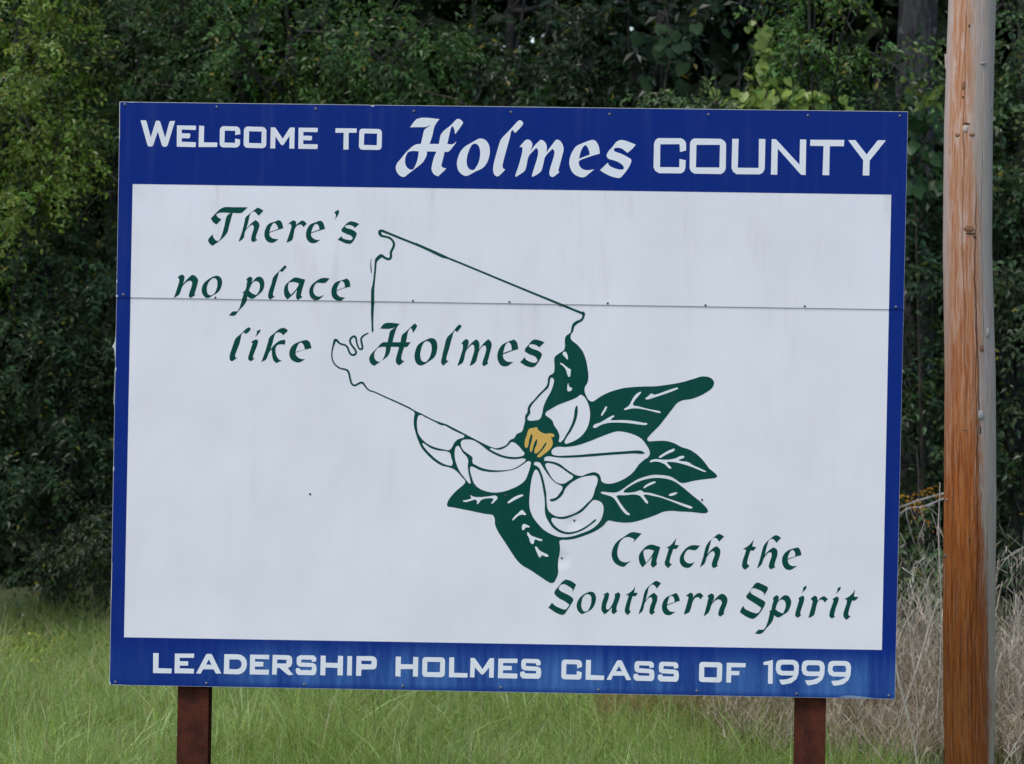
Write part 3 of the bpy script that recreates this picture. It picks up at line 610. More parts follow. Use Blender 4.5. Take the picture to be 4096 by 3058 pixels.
 (T9,1,G_,[[(230,45),(415,47),(385,85),(360,150),(330,268),(425,268),(445,180),(480,150),(595,42),(625,70),(610,105),(572,158),(565,120),(545,97),(520,130),(490,268),(545,268),(500,325),(468,328),(445,400),(435,460),(445,485),(472,492),(412,547),(375,520),(368,480),(385,410),(408,325),(310,322),(300,380),(275,430),(200,490),(110,552),(70,525),(50,475),(60,430),(150,330),(210,272),(270,268),(285,200),(300,138),(365,90),(290,108),(180,105)],[(250,325),(245,390),(225,450),(190,497),(155,500),(115,460),(110,420),(125,370),(155,337),(200,324)]]),
 (T9,1,G_,[[(800,218),(840,235),(865,300),(860,370),(835,440),(770,495),(660,547),(615,520),(592,450),(600,380),(635,300),(710,250)],[(745,255),(780,275),(797,330),(790,400),(760,470),(720,505),(685,495),(662,440),(668,360),(700,280),(725,258)]]),
 (T9,1,G_,[[(1135,55),(1158,78),(1100,152),(1085,130),(1068,135),(1045,200),(1010,330),(975,450),(975,480),(998,495),(935,550),(912,520),(920,450),(950,320),(980,215),(1050,145),(1110,70)]]),
 (T9,1,G_,[[(1210,228),(1238,250),(1235,300),(1215,345),(1270,280),(1330,232),(1360,260),(1370,305),(1362,355),(1420,280),(1475,230),(1510,270),(1515,310),(1500,370),(1475,470),(1465,505),(1475,520),(1425,557),(1405,540),(1408,500),(1440,400),(1450,340),(1440,308),(1415,310),(1365,370),(1345,440),(1320,510),(1255,553),(1255,540),(1290,430),(1308,350),(1300,305),(1280,295),(1210,370),(1185,470),(1170,510),(1105,552),(1110,535),(1145,430),(1170,340),(1170,290),(1150,290),(1185,245)]]),
 (T9,1,G_,[[(1785,235),(1815,265),(1835,350),(1740,380),(1650,414),(1655,455),(1690,495),(1775,505),(1690,557),(1635,550),(1595,500),(1582,440),(1600,360),(1640,300),(1710,262)],[(1715,267),(1740,285),(1758,360),(1650,400),(1665,345),(1690,285)]]),
 (T9,1,G_,[[(2020,237),(2085,245),(2148,270),(2085,330),(2060,310),(2000,292),(1965,300),(1960,320),(2000,345),(2080,375),(2115,410),(2100,460),(2010,568),(1945,560),(1855,508),(1912,445),(1920,470),(1980,505),(2045,510),(2065,485),(2040,445),(1960,410),(1912,380),(1915,350),(1955,300)]]),
 (T10,1,G_,[[(290,53),(395,68),(360,105),(305,165),(318,130),(270,108),(220,108),(175,140),(140,220),(135,300),(160,355),(210,378),(285,365),(250,385),(205,425),(150,415),(95,370),(72,310),(80,240),(120,165),(200,105)]]),
 (T10,1,G_,[[(480,188),(597,213),(575,290),(555,370),(562,395),(520,437),(498,415),(500,360),(512,315),(440,395),(405,433),(378,395),(368,300),(400,250)],[(420,245),(470,237),(530,253),(500,310),(445,385),(425,330),(415,270)]]),
 (T10,1,G_,[[(770,115),(760,160),(752,188),(800,195),(765,235),(738,232),(725,270),(700,350),(700,385),(722,400),(680,442),(645,400),(660,330),(690,230),(660,222),(700,200),(745,150)]]),
 (T10,1,G_,[[(925,197),(1027,197),(980,245),(895,243),(870,270),(852,330),(870,370),(905,390),(968,377),(905,437),(850,430),(810,385),(808,330),(840,265)]]),
 (T10,1,G_,[[(1230,72),(1287,100),(1232,155),(1210,125),(1180,112),(1155,125),(1135,185),(1105,290),(1160,230),(1205,202),(1242,240),(1245,280),(1215,380),(1210,405),(1220,418),(1170,442),(1152,415),(1165,350),(1185,290),(1175,258),(1150,262),(1100,320),(1075,390),(1025,432),(1060,320),(1090,205),(1110,170),(1180,105)]]),
 (T10,1,G_,[[(1605,132),(1595,180),(1590,208),(1632,212),(1600,252),(1570,250),(1540,350),(1535,390),(1560,418),(1512,460),(1482,430),(1485,370),(1510,290),(1525,245),(1490,235),(1540,205),(1585,160)]]),
 (T10,1,G_,[[(1845,85),(1902,113),(1850,168),(1830,140),(1805,125),(1775,135),(1755,180),(1725,300),(1775,245),(1820,215),(1858,245),(1862,290),(1835,380),(1830,420),(1840,430),(1788,455),(1768,430),(1780,370),(1800,300),(1795,270),(1770,272),(1715,335),(1690,400),(1640,447),(1675,335),(1705,220),(1725,180),(1795,115)]]),
 (T10,1,G_,[[(2085,215),(2105,240),(2122,300),(2050,320),(1972,350),(1980,385),(2010,415),(2075,415),(2000,460),(1950,450),(1918,405),(1912,340),(1935,285),(1975,250),(2030,230)],[(2025,243),(2045,260),(2055,312),(1970,340),(1985,290),(2005,255)]]),
 (T11,1,G_,[[(235,0),(290,8),(362,55),(345,95),(318,145),(322,115),(280,80),(215,50),(180,62),(158,105),(180,130),(260,170),(320,210),(330,235),(300,290),(265,345),(210,408),(150,395),(40,325),(80,268),(110,295),(170,328),(238,346),(258,328),(283,290),(230,250),(150,205),(110,160),(115,130),(160,75),(200,25)]]),
 (T11,1,G_,[[(535,137),(570,150),(593,200),(585,270),(550,335),(430,402),(390,370),(368,310),(385,240),(430,185),(490,150)],[(500,167),(530,185),(540,240),(525,310),(490,365),(455,368),(430,335),(425,270),(445,200),(475,172)]]),
 (T11,1,G_,[[(725,145),(745,160),(740,210),(710,310),(715,345),(740,345),(785,280),(815,185),(808,170),(850,145),(873,160),(870,210),(835,310),(832,355),(845,362),(800,403),(778,380),(780,320),(745,360),(695,403),(660,360),(660,290),(695,180),(672,178)]]),
 (T11,1,G_,[[(1050,70),(1045,115),(1038,150),(1080,152),(1055,190),(1020,190),(990,300),(985,350),(1000,372),(962,413),(930,375),(935,320),(975,185),(942,177),(985,150),(1030,110)]]),
 (T11,1,G_,[[(1295,12),(1352,42),(1300,103),(1275,65),(1245,52),(1215,80),(1190,170),(1170,240),(1225,180),(1268,150),(1305,185),(1308,230),(1280,320),(1270,365),(1282,378),(1240,410),(1218,385),(1225,310),(1250,235),(1240,205),(1215,205),(1165,265),(1135,365),(1088,402),(1130,270),(1160,140),(1180,105),(1245,45)]]),
 (T11,1,G_,[[(1530,153),(1550,180),(1573,243),(1500,268),(1422,299),(1425,330),(1460,368),(1520,372),(1445,413),(1395,400),(1365,350),(1370,270),(1400,215),(1460,180)],[(1468,182),(1495,200),(1510,258),(1422,288),(1435,235),(1452,195)]]),
 (T11,1,G_,[[(1695,150),(1722,165),(1725,205),(1765,165),(1805,153),(1845,188),(1808,230),(1790,205),(1755,208),(1725,245),(1700,330),(1680,375),(1615,405),(1650,290),(1672,200),(1642,188),(1670,165)]]),
 (T11,1,G_,[[(1940,160),(1965,175),(1970,210),(1945,270),(2005,200),(2060,163),(2100,180),(2125,225),(2120,270),(2090,350),(2080,390),(2092,395),(2040,430),(2020,410),(2030,340),(2060,270),(2050,240),(2015,228),(1995,235),(1940,290),(1920,350),(1905,380),(1848,427),(1880,310),(1905,205),(1888,193),(1915,170)]]),
 (T12,1,G_,[[(450,45),(510,65),(620,125),(620,150),(590,210),(555,265),(560,230),(530,195),(450,155),(395,138),(355,150),(335,195),(350,225),(450,285),(560,350),(578,370),(570,410),(500,530),(430,610),(380,640),(300,620),(220,575),(160,530),(200,450),(222,430),(240,470),(310,510),(400,543),(445,548),(475,530),(512,460),(450,415),(340,345),(270,295),(265,270),(310,210),(370,120),(410,65)]]),
 (T12,1,G_,[[(765,250),(800,270),(795,340),(840,290),(900,252),(950,262),(990,310),(1003,380),(985,450),(940,530),(880,570),(785,620),(755,605),(722,580),(710,640),(680,700),(600,790),(500,887),(410,882),(470,820),(550,815),(580,780),(620,680),(655,530),(635,518),(670,500),(690,420),(712,330),(700,305),(735,270)],[(845,325),(885,335),(910,380),(910,450),(870,552),(810,530),(745,485),(760,430),(790,360),(820,330)]]),
 (T12,1,G_,[[(1255,95),(1250,140),(1220,175),(1172,218),(1195,175),(1200,130)],[(1195,262),(1215,280),(1215,330),(1180,450),(1155,530),(1155,565),(1170,578),(1110,625),(1070,590),(1075,530),(1110,410),(1130,320),(1115,305),(1160,275)]]),
 (T12,1,G_,[[(1385,262),(1425,280),(1435,345),(1490,290),(1545,265),(1605,315),(1550,375),(1535,345),(1500,325),(1465,330),(1435,370),(1400,500),(1370,585),(1285,625),(1310,530),(1345,400),(1350,345),(1320,315),(1355,280)]]),
 (T12,1,G_,[[(1815,112),(1810,155),(1780,190),(1735,230),(1758,185),(1762,145)],[(1755,275),(1780,295),(1775,350),(1735,460),(1710,560),(1705,590),(1728,598),(1670,637),(1630,600),(1635,530),(1670,420),(1695,340),(1680,320),(1720,290)]]),
 (T12,1,G_,[[(2050,160),(2040,220),(2030,268),(2060,280),(2108,278),(2080,315),(2045,342),(2000,340),(1980,400),(1950,500),(1940,560),(1950,590),(1978,600),(1910,657),(1865,615),(1858,560),(1880,480),(1915,370),(1915,330),(1875,315),(1940,280),(2010,220)]]),
 # footer
 (T13,0,W_,[[(85,85),(165,88),(162,308),(360,315),(352,385),(82,380)]]),
 (T13,0,W_,[[(405,92),(690,95),(685,155),(475,155),(475,205),(600,207),(600,270),(475,270),(475,310),(688,318),(682,388),(398,382)]]),
 (T13,0,W_,[[(875,98),(940,98),(955,115),(1088,385),(1010,390),(975,325),(820,325),(785,390),(718,385),(860,115)],[(905,178),(865,255),(945,258)]]),
 (T13,0,W_,[[(1135,102),(1330,103),(1385,115),(1430,145),(1460,190),(1468,250),(1455,315),(1430,355),(1390,385),(1340,400),(1125,392)],[(1208,178),(1204,322),(1310,325),(1350,315),(1380,290),(1390,250),(1382,215),(1365,192),(1340,180)]]),
 (T13,0,W_,[[(1515,108),(1797,112),(1792,178),(1588,172),(1585,212),(1710,215),(1708,285),(1585,285),(1583,328),(1792,332),(1788,405),(1508,400)]]),
 (T13,0,W_,[[(1848,112),(2080,118),(2118,132),(2135,170),(2135,230),(2120,275),(2095,295),(2070,305),(2150,405),(2085,412),(2050,392),(1945,302),(1912,305),(1905,405),(1838,402)],[(1915,180),(1912,238),(2045,240),(2055,185)]]),
 (T14,0,W_,[[(370,118),(570,120),(605,150),(610,190),(600,210),(545,215),(540,185),(390,180),(385,225),(560,232),(605,260),(615,330),(600,395),(570,412),(345,408),(310,375),(305,325),(320,305),(360,308),(378,335),(540,338),(545,290),(360,285),(325,255),(318,200),(325,145)]]),
 (T14,0,W_,[[(675,122),(748,125),(748,228),(925,233),(932,125),(1005,128),(1000,415),(922,412),(925,305),(745,298),(742,415),(668,412)]]),
 (T14,0,W_,[[(1070,130),(1138,130),(1132,418),(1062,415)]]),
 (T14,0,W_,[[(1205,130),(1440,132),(1480,148),(1503,190),(1500,270),(1490,305),(1462,325),(1275,328),(1270,422),(1195,420)],[(1275,198),(1272,248),(1420,252),(1428,200)]]),
 (T15,0,W_,[[(85,100),(162,102),(160,212),(338,215),(345,105),(418,108),(412,395),(338,395),(340,285),(158,285),(155,395),(80,390)]]),
 (T15,0,W_,[[(520,108),(770,112),(800,128),(812,160),(808,360),(795,390),(765,405),(520,400),(490,388),(475,355),(480,145),(492,120)],[(550,178),(548,328),(735,332),(742,180)]]),
 (T15,0,W_,[[(875,112),(948,112),(945,340),(1145,345),(1142,410),(870,405)]]),
 (T15,0,W_,[[(1190,120),(1240,120),(1255,130),(1365,285),(1465,135),(1485,122),(1535,125),(1530,412),(1462,410),(1465,260),(1385,355),(1362,370),(1340,355),(1252,258),(1245,410),(1180,405)]]),
 (T15,0,W_,[[(1600,130),(1882,132),(1880,195),(1670,195),(1668,235),(1798,240),(1795,302),(1668,302),(1665,345),(1880,352),(1875,425),(1592,418)]]),
 (T16,0,W_,shift(S1,-1671,-34)),
 (T16,0,W_,[[(365,108),(570,112),(605,130),(620,165),(620,215),(550,238),(545,178),(390,175),(385,328),(540,330),(545,275),(618,295),(612,370),(602,392),(575,404),(360,398),(330,388),(315,360),(320,145),(335,118)]]),
 (T16,0,W_,[[(680,112),(752,115),(748,335),(948,345),(942,410),(672,405)]]),
 (T16,0,W_,[[(1150,118),(1195,118),(1210,130),(1345,408),(1275,412),(1245,345),(1075,345),(1050,408),(980,405),(1130,135)],[(1165,204),(1122,278),(1210,282)]]),
 (T16,0,W_,S1),
 (T16,0,W_,shift(S1,360,10)),
 (T17,0,W_,[[(155,122),(370,128),(398,140),(410,165),(402,350),(394,370),(370,382),(150,376),(122,365),(113,340),(118,155),(130,130)],[(180,187),(180,315),(340,318),(343,190)]]),
 (T17,0,W_,[[(465,132),(705,138),(702,190),(522,190),(520,235),(625,238),(622,290),(520,290),(518,385),(458,382)]]),
 (T17,0,W_,[[(1048,97),(1045,400),(985,398),(990,160),(930,160),(928,125)]]),
 (T17,0,W_,N9),
 (T17,0,W_,shift(N9,327,8)),
 (T17,0,W_,shift(N9,658,14)),
]
for reg, sm, m, cs in LET:
    film("letter", cs, m, 1.0 if m is W_ else 0.0, sign, smooth=bool(sm), region=reg)

# ---- screws, chipped and painted-lit edges, posts ---------------------------------------------
def dome(r, h):
    V = []; F = []
    for i, (rr, hh) in enumerate(((1, 0), (0.85, 0.55), (0.45, 0.92))):
        for k in range(10):
            a = 2*math.pi*k/10; V.append((r*rr*math.cos(a), -h*hh, r*rr*math.sin(a)))
    for i in range(2):
        for k in range(10): F.append((i*10+k, i*10+(k+1) % 10, (i+1)*10+(k+1) % 10, (i+1)*10+k))
    F += [(20, 21, 22, 23), (20, 23, 24, 25), (20, 25, 26, 27), (20, 27, 28, 29)]
    return np_mesh("screw", V, F, smooth=True)
ME_S = dome(0.0085, 0.007); ME_S.materials.append(M_SCREW)
ME_SD = dome(0.0068, 0.005); ME_SD.materials.append(M_SCREWD)
def screw(px, py, me):
    u, v = on_sign(px, py)
    o = bpy.data.objects.new("screw", me); col.objects.link(o); o.parent = sign
    o.location = (u, -0.0012-(UP_OFF if v > SEAM_Z else 0), v)
for q in ((500,419),(868,429),(1264,437),(1656,446),(2044,450),(2439,458),(2834,460),(3232,463),(3600,465)): screw(*q, ME_S)
for q in ((494,1180),(3584,1229)): screw(*q, ME_S)
for q in ((862,1191),(1258,1198),(1652,1204),(2038,1209),(2431,1214),(2822,1222),(3219,1226)): screw(*q, ME_SD)
for q in ((462,2729),(826,2734),(1217,2739),(1611,2745),(2004,2751),(2394,2760),(2787,2765),(3187,2776),(3555,2784)): screw(*q, ME_S)
for q in ((1240,1977),(2297,2083),(2247,2233),(2808,2000),(2023,1984)): screw(*q, ME_SD)
def chips_lit_edge(lst):
    for c in lst: film("chip_and_lit_edge", [c], M_CHIP_LIT, 0.5, sign, smooth=False)
chips_lit_edge([
 [(508,408),(543,409),(540,411.5),(515,411)],[(555,409),(690,410.6),(690,412.6),(620,412),(575,411.5)],[(700,410.8),(1300,418.3),(1300,420),(700,412.6)],  # long top strips paint the sheet's lit upper edge in pale film
 [(1478,420.4),(1502,420.7),(1495,428),(1487,427)],[(1310,418.3),(2400,432),(2400,433.6),(1310,420)],[(2410,432),(3632,447),(3631,448.8),(2410,433.8)],
 [(480,408),(480,560),(477.5,560),(478,409)],
 [(466,1120),(470,1120),(469,1135),(465.5,1132)],[(464,1180),(472,1182),(472,1189),(464,1189)],
 [(463,1470),(467,1473),(462,1490),(460,1560),(457.6,1560),(459,1480)],[(459,1500),(461,1500),(456,1620),(454,1620)],
 [(452,1868),(458,1869),(456,1885),(452,1888)],[(447,2250),(449,2250),(446,2400),(444.6,2400)],
 [(440,2725),(442,2729),(443,2739),(437.6,2739.6)],[(447,2738.6),(492,2739.6),(492,2741),(447,2740)]])
film("scuff", [[(3350,2789),(3388,2783),(3440,2786),(3500,2794),(3440,2793.5)]], M_SCUFF, 0.4, sign, smooth=True)
film("bent_flap", [[(463,1318),(462,1345),(459,1368),(452,1382),(448.5,1386),(453,1392),(457,1400),(460.5,1440),(463,1400)]], M_CHIP_LIT, 0.3, sign, smooth=False)

posts = Acc()
def ibeam(uc, z1):
    a = Acc(); w, dpt, tf, tw = 0.097, 0.20, 0.013, 0.010; z0 = -0.4
    y0 = 0.046
    a.box(uc-w, uc+w, y0, y0+tf, z0, z1); a.box(uc-tw/2, uc+tw/2, y0+tf, y0+dpt-tf, z0, z1); a.box(uc-w, uc+w, y0+dpt-tf, y0+dpt, z0, z1)
    return link("post", a.mesh("post"), M_RUST, sign)
ul = on_sign(770, 2950)[0]*1.003; ur = on_sign(3236, 2950)[0]*1.003
ztop = CORN[2][1]-0.12
pL = ibeam(ul, ztop); pR = ibeam(ur, ztop)
for zz in (CORN[0][1]+0.12, SEAM_Z-1.2, SEAM_Z-0.02, CORN[3][1]-0.12):
    a = Acc(); a.box(CORN[0][0]+0.07, CORN[1][0]-0.07, 0.0055, 0.0455, zz-0.025, zz+0.025)
    link("rail", a.mesh("rail"), M_RUST, sign)

# ================================================================= GROUND
xs = np.concatenate([np.linspace(-400, -12, 14), np.linspace(-11, 11, 67), np.linspace(12, 400, 14)])
ys = np.concatenate([np.linspace(-300, -32, 10), np.linspace(-30, 16, 139), np.linspace(18, 400, 14)])
XX, YY = np.meshgrid(xs, ys)
ZZ = ground_z(XX, YY) + 0.025*np.sin(XX*2.1+YY*1.3) + 0.02*np.sin(YY*3.3-XX)
nx, ny = len(xs), len(ys)
ii, jj = np.meshgrid(np.arange(nx-1), np.arange(ny-1))
a = (jj*nx+ii).ravel()
g = link("ground", np_mesh("ground", np.stack([XX.ravel(), YY.ravel(), ZZ.ravel()], 1), np.stack([a, a+1, a+nx+1, a+nx], 1), smooth=True), ground_mat())
tag(g, kind="structure")

# ================================================================= UTILITY POLE
PD = 31.6
prof = [(-1500, 3905, 182), (-700, 3897, 186), (0, 3888, 190), (250, 3880, 192), (500, 3873, 194), (1000, 3869.5, 196), (1500, 3880, 203), (2000, 3879.5, 209),
        (2500, 3876, 208), (2800, 3877, 204), (3058, 3879, 196), (3400, 3881, 200), (3800, 3884, 204)]
pts = [(at(x, y, PD), w) for y, x, w in prof]
zs = np.array([p[0][2] for p in pts])[::-1]; pxs = np.array([p[0][0] for p in pts])[::-1]; prs = np.array([p[1]*PD/FOC/2 for p in pts])[::-1]
PYW = float(CAM_POS[1]+PD)
zz = np.arange(-0.5, zs[-1], 0.05)
NS = 64; V = []; UV = []; F = []
pr_ = random.Random(3)
for i, z in enumerate(zz):
    cx = np.interp(z, zs, pxs); r = np.interp(z, zs, prs)
    for k in range(NS+1):
        th = -math.pi + 2*math.pi*k/NS          # 0 faces the road
        rr = r*(1+0.010*math.sin(3*th+z*0.8)+0.006*math.sin(7*th+z*1.7)+0.004*math.sin(19*th+2*z))
        # flattened knots
        V.append((cx+rr*math.sin(th), PYW-rr*math.cos(th), z)); UV.append((th/(math.pi/2), z))
for i in range(len(zz)-1):
    for k in range(NS):
        q = i*(NS+1)+k; F.append((q, q+1, q+NS+2, q+NS+1))
PBX = float(np.interp(0.25, zs, pxs))
pole = empty("utility_pole", (PBX, PYW, float(ground_z(PBX, PYW))))
tag(pole, "tall orange brown wooden utility pole with weathered grey side, right of the board", "pole")
V = np.array(V)-np.array(pole.location)
M_POLE = pole_mat()
link("shaft", np_mesh("shaft", V, F, smooth=True, uv=UV), M_POLE, pole)
def on_pole(px, py):
    """point on the pole's front surface and its outward normal"""
    w = at(px, py, PD); z = w[2]
    cx = np.interp(z, zs, pxs); r = np.interp(z, zs, prs)
    s = max(-0.995, min(0.995, (w[0]-cx)/r)); th = math.asin(s)
    return np.array([cx+r*math.sin(th), PYW-r*math.cos(th), z]), th
def knot_mat(name, c, c2):
    t = NT(name); o = t.coord()
    w = t.n("ShaderNodeTexWave", wave_type='RINGS'); w.inputs['Scale'].default_value = 22; w.inputs['Distortion'].default_value = 3
    t.link(o, w.inputs[0])
    return t.set(Base_Color=t.mix(w.outputs['Fac'], c, c2), Roughness=0.85)
M_KP = knot_mat("pale_knot", (0.52, 0.44, 0.37), (0.42, 0.33, 0.26)); M_KG = knot_mat("grey_knot", (0.40, 0.38, 0.36), (0.30, 0.27, 0.25))
M_KD = knot_mat("dark_knot", (0.035, 0.022, 0.017), (0.07, 0.04, 0.025)); M_KB = knot_mat("brown_knot", (0.17, 0.07, 0.03), (0.27, 0.13, 0.06))
def knot(px, py, w, h, d, m, name="knot"):
    p, th = on_pole(px, py)
    V = []; F = []; n = 14; rnd = random.Random(int(px*7+py))
    jit = [1+rnd.uniform(-0.22, 0.22) for _ in range(n)]
    for i, (rr, hh) in enumerate(((1.0, -0.15), (0.75, 0.6), (0.35, 1.0))):
        for k in range(n):
            a = 2*math.pi*k/n; V.append((w*rr*jit[k]*math.cos(a), -d*hh, h*rr*jit[k]*math.sin(a)))
    for i in range(2):
        for k in range(n): F.append((i*n+k, i*n+(k+1) % n, (i+1)*n+(k+1) % n, (i+1)*n+k))
    for k in range(1, n-2, 2): F.append((2*n, 2*n+k, 2*n+k+1, 2*n+k+2))
    o = link(name, np_mesh(name, V, F, smooth=True), m, pole)
    o.location = Vector(p)-pole.location; o.rotation_euler = (0, 0, th)
    return o
knot(3855, 522, 0.020, 0.030, 0.008, M_KP); knot(3857, 500, 0.022, 0.006, 0.010, M_KD)
knot(3868, 112, 0.007, 0.012, 0.004, M_KD); knot(3843, 395, 0.006, 0.010, 0.004, M_KD); knot(3924, 260, 0.022, 0.010, 0.008, M_KG)
knot(3874, 938, 0.030, 0.007, 0.007, M_KD); knot(3890, 952, 0.010, 0.008, 0.006, M_KD); knot(3868, 920, 0.034, 0.022, 0.004, M_KB)
knot(3943, 1335, 0.020, 0.036, 0.009, M_KG); knot(3915, 1663, 0.024, 0.034, 0.009, M_KG); knot(3912, 1720, 0.006, 0.030, 0.005, M_KD)
knot(3918, 1395, 0.016, 0.026, 0.005, M_KB); knot(3850, 1720, 0.018, 0.012, 0.005, M_KB); knot(3822, 545, 0.018, 0.014, 0.005, M_KB)
knot(3877, 545, 0.020, 0.014, 0.005, M_KB); knot(3845, 350, 0.016, 0.030, 0.005, M_KB); 
knot(3870, 2165, 0.006, 0.040, 0.004, M_KD); knot(3961, 445, 0.005, 0.007, 0.003, M_KD); knot(3947, 555, 0.005, 0.007, 0.003, M_KD)
knot(3794, 612, 0.006, 0.018, 0.003, M_KB)
for q in ((3783, 2001), (3779, 2223)):
    knot(q[0], q[1], 0.008, 0.011, 0.010, M_SCREW, "nail")
# raised splinter on the left edge
w = at(3784, 245, PD); spl = Acc(); spl.add(*[x for x in (lambda v: (v, [(0, 1, 2, 3), (4, 7, 6, 5), (0, 4, 5, 1), (1, 5, 6, 2), (2, 6, 7, 3), (3, 7, 4, 0)]))([
    (-0.012, -0.02, 0.045), (0.022, -0.02, 0.040), (0.020, -0.02, -0.06), (-0.004, -0.02, -0.055), (-0.008, 0.03, 0.038), (0.022, 0.03, 0.034), (0.020, 0.03, -0.06), (-0.002, 0.03, -0.05)])])
o = link("splinter", spl.mesh("splinter"), M_KP, pole); o.location = Vector(w)-pole.location

# ================================================================= PLANTS
M_LEAF = leaf_mat("broad_leaf", 0.36, 0.22)
M_LEAFD = leaf_mat("woodland_leaf", 0.6, 0.08, spec=0.15)
M_GRASS = leaf_mat("grass_blade", 0.50, 0.30, back=(1.1, 1.1, 1.0))
M_DRY = leaf_mat("dry_stem", 0.75, 0.12, back=(1, 1, 1))
M_BARK = bark_mat(); M_BARKL = bark_mat("lichened_bark", (0.085, 0.08, 0.078), (0.030, 0.027, 0.026), lichen=0.8)
M_TWIG = bark_mat("twig_bark", (0.085, 0.065, 0.05), (0.03, 0.025, 0.02))
M_DEAD = bark_mat("dead_wood", (0.42, 0.39, 0.36), (0.22, 0.19, 0.17))

def unit(v): return v/(np.linalg.norm(v, axis=-1, keepdims=True)+1e-9)
TOT = [0]
def sprays(blobs, leaf, colour, var=0.25, per=13, dens=1.0, aspect=0.5, droop=0.25, up=0.85, yellow=0.02):
    """leafy twigs filling ellipsoids. blob = (px, py, dist, rx_px, ry_px, depth_m, density)"""
    O = []; OUT = []; S = []
    for (px, py, D, rx, ry, dp, k) in blobs:
        c = at(px, py, D); sc = D/FOC
        R = np.array([rx*sc, dp, ry*sc])
        n = int(k*dens*190*R[0]*R[2]*math.pi*(0.05/leaf)**1.6*13/per*1.25)
        TOT[0] += n*per
        d = unit(rng.normal(size=(n, 3))); rad = rng.uniform(0.25, 1.0, n)**0.5
        # uneven outline
        lump = 1+0.22*np.sin(d[:, 0]*5+px)*np.cos(d[:, 2]*6+py)+0.12*np.sin(d[:, 2]*13+px*0.3)
        p = c+d*R*(rad*lump)[:, None]
        # boughs: twigs gather on flat sprays with dark gaps between them
        nb = max(3, n//16); pick = rng.integers(0, nb, n)
        q = p[pick]+rng.normal(size=(n, 3))*np.array([0.13, 0.13, 0.045])*(0.6+leaf*9)
        q[:, 2] -= 0.25*np.linalg.norm((q-p[pick])[:, :2], axis=1)
        p = np.where(rng.random((n, 1)) < 0.82, q, p); d = np.where(rng.random((n, 1)) < 0.82, d[pick], d)
        O.append(p); OUT.append(d)
        S.append(np.full(n, 1.0)*rng.uniform(0.9, 1.1))
    O = np.concatenate(O); OUT = np.concatenate(OUT); bs = np.concatenate(S)
    keep = O[:, 2] > ground_z(O[:, 0], O[:, 1])+0.1
    O, OUT, bs = O[keep], OUT[keep], bs[keep]
    n = len(O)
    sd_ = unit(OUT*np.array([0.8, 0.8, 0.25])+rng.normal(size=(n, 3))*0.5+np.array([0, -0.25, -droop]))
    L = rng.uniform(0.5, 1.3, n)*leaf*per*0.55
    t = (np.arange(per)+0.5)/per
    side = np.where(np.arange(per) % 2 == 0, 1.0, -1.0)
    upv = unit(np.array([0, 0, 1.0])+rng.normal(size=(n, 3))*0.35+OUT*np.array([0.5, 0.5, 0.3])+np.array([0, -0.35, 0]))
    sv = unit(np.cross(sd_, upv))
    P = O[:, None]+sd_[:, None]*(t[None, :, None]*L[:, None, None])
    P[..., 2] -= (t**2)[None]*L[:, None]*0.25
    P += rng.normal(size=P.shape)*leaf*0.18
    dirv = unit(sd_[:, None]*0.55+sv[:, None]*side[None, :, None]*0.85+rng.normal(size=P.shape)*0.28+np.array([0, 0, -droop*1.3]))
    nrm = unit(upv[:, None]*up+rng.normal(size=P.shape)*0.38)
    s = unit(np.cross(dirv, nrm)); nn = np.cross(s, dirv)
    ll = leaf*rng.uniform(0.65, 1.25, (n, per))[..., None]
    ww = ll*aspect*0.5
    v0 = P; v3 = P+dirv*ll-nn*ll*0.12
    m = P+dirv*ll*0.42
    v1 = m+s*ww+nn*ww*0.35; v2 = m-s*ww+nn*ww*0.35
    V = np.stack([v0, v1, v3, v2], 2).reshape(-1, 3)
    N = n*per
    b = np.arange(N)[:, None]*4
    F = np.concatenate([b+np.array([[0, 1, 2]]), b+np.array([[0, 2, 3]])])
    c = np.array(colour)[None, None]*(1+rng.normal(size=(n, 1, 1))*var)*(1+rng.normal(size=(n, per, 1))*0.18)*bs[:, None, None]
    c = c*(1+rng.normal(size=(n, 1, 3))*np.array([0.10, 0.04, 0.12]))
    yl = rng.random((n, per, 1)) < yellow
    c = np.where(yl, np.array([0.22, 0.19, 0.03]), c)
    c = np.clip(c*0.80, 0.003, 0.5)
    tint = np.repeat(c.reshape(-1, 3), 4, axis=0)
    return V, F, tint
def wood(root, base, blobs, r0, name="trunk", limbs=5, mat=None, seed=1):
    """tapered trunk with limbs reaching into the crown"""
    rd = random.Random(seed)
    acc = Acc()
    cs = [at(b[0], b[1], b[2]) for b in blobs]
    top = max(cs, key=lambda c: c[2]); 
    n = 9; path = [np.array(base)+(np.array([top[0], base[1]+(top[1]-base[1])*0.6+0.3, top[2]])-np.array(base))*(i/(n-1))**1.0 +
                   np.array([rd.uniform(-1, 1), rd.uniform(-1, 1), 0])*0.06*(0 < i < n-1) for i in range(n)]
    path = np.array(path); path[0, 2] -= 0.2
    acc.add(*tube(path, np.linspace(r0, r0*0.3, n), 10))
    for c in cs:
        for j in range(limbs):
            k = rd.randint(2, n-2); a_ = path[k]
            e = c+np.array([rd.uniform(-0.5, 0.5), rd.uniform(-0.5, 0.3), rd.uniform(-0.4, 0.4)])
            if np.linalg.norm(e-a_) > 3.5: continue
            q = [a_+(e-a_)*t+np.array([0, 0, 0.18*math.sin(math.pi*t)])+np.array([rd.uniform(-1, 1) for _ in range(3)])*0.04 for t in np.linspace(0, 1, 6)]
            acc.add(*tube(q, np.linspace(r0*0.28, 0.006, 6), 5))
    o = link(name, acc.mesh(name, smooth=True), mat or M_BARK, root)
    o.location = -Vector(root.location)
    return o
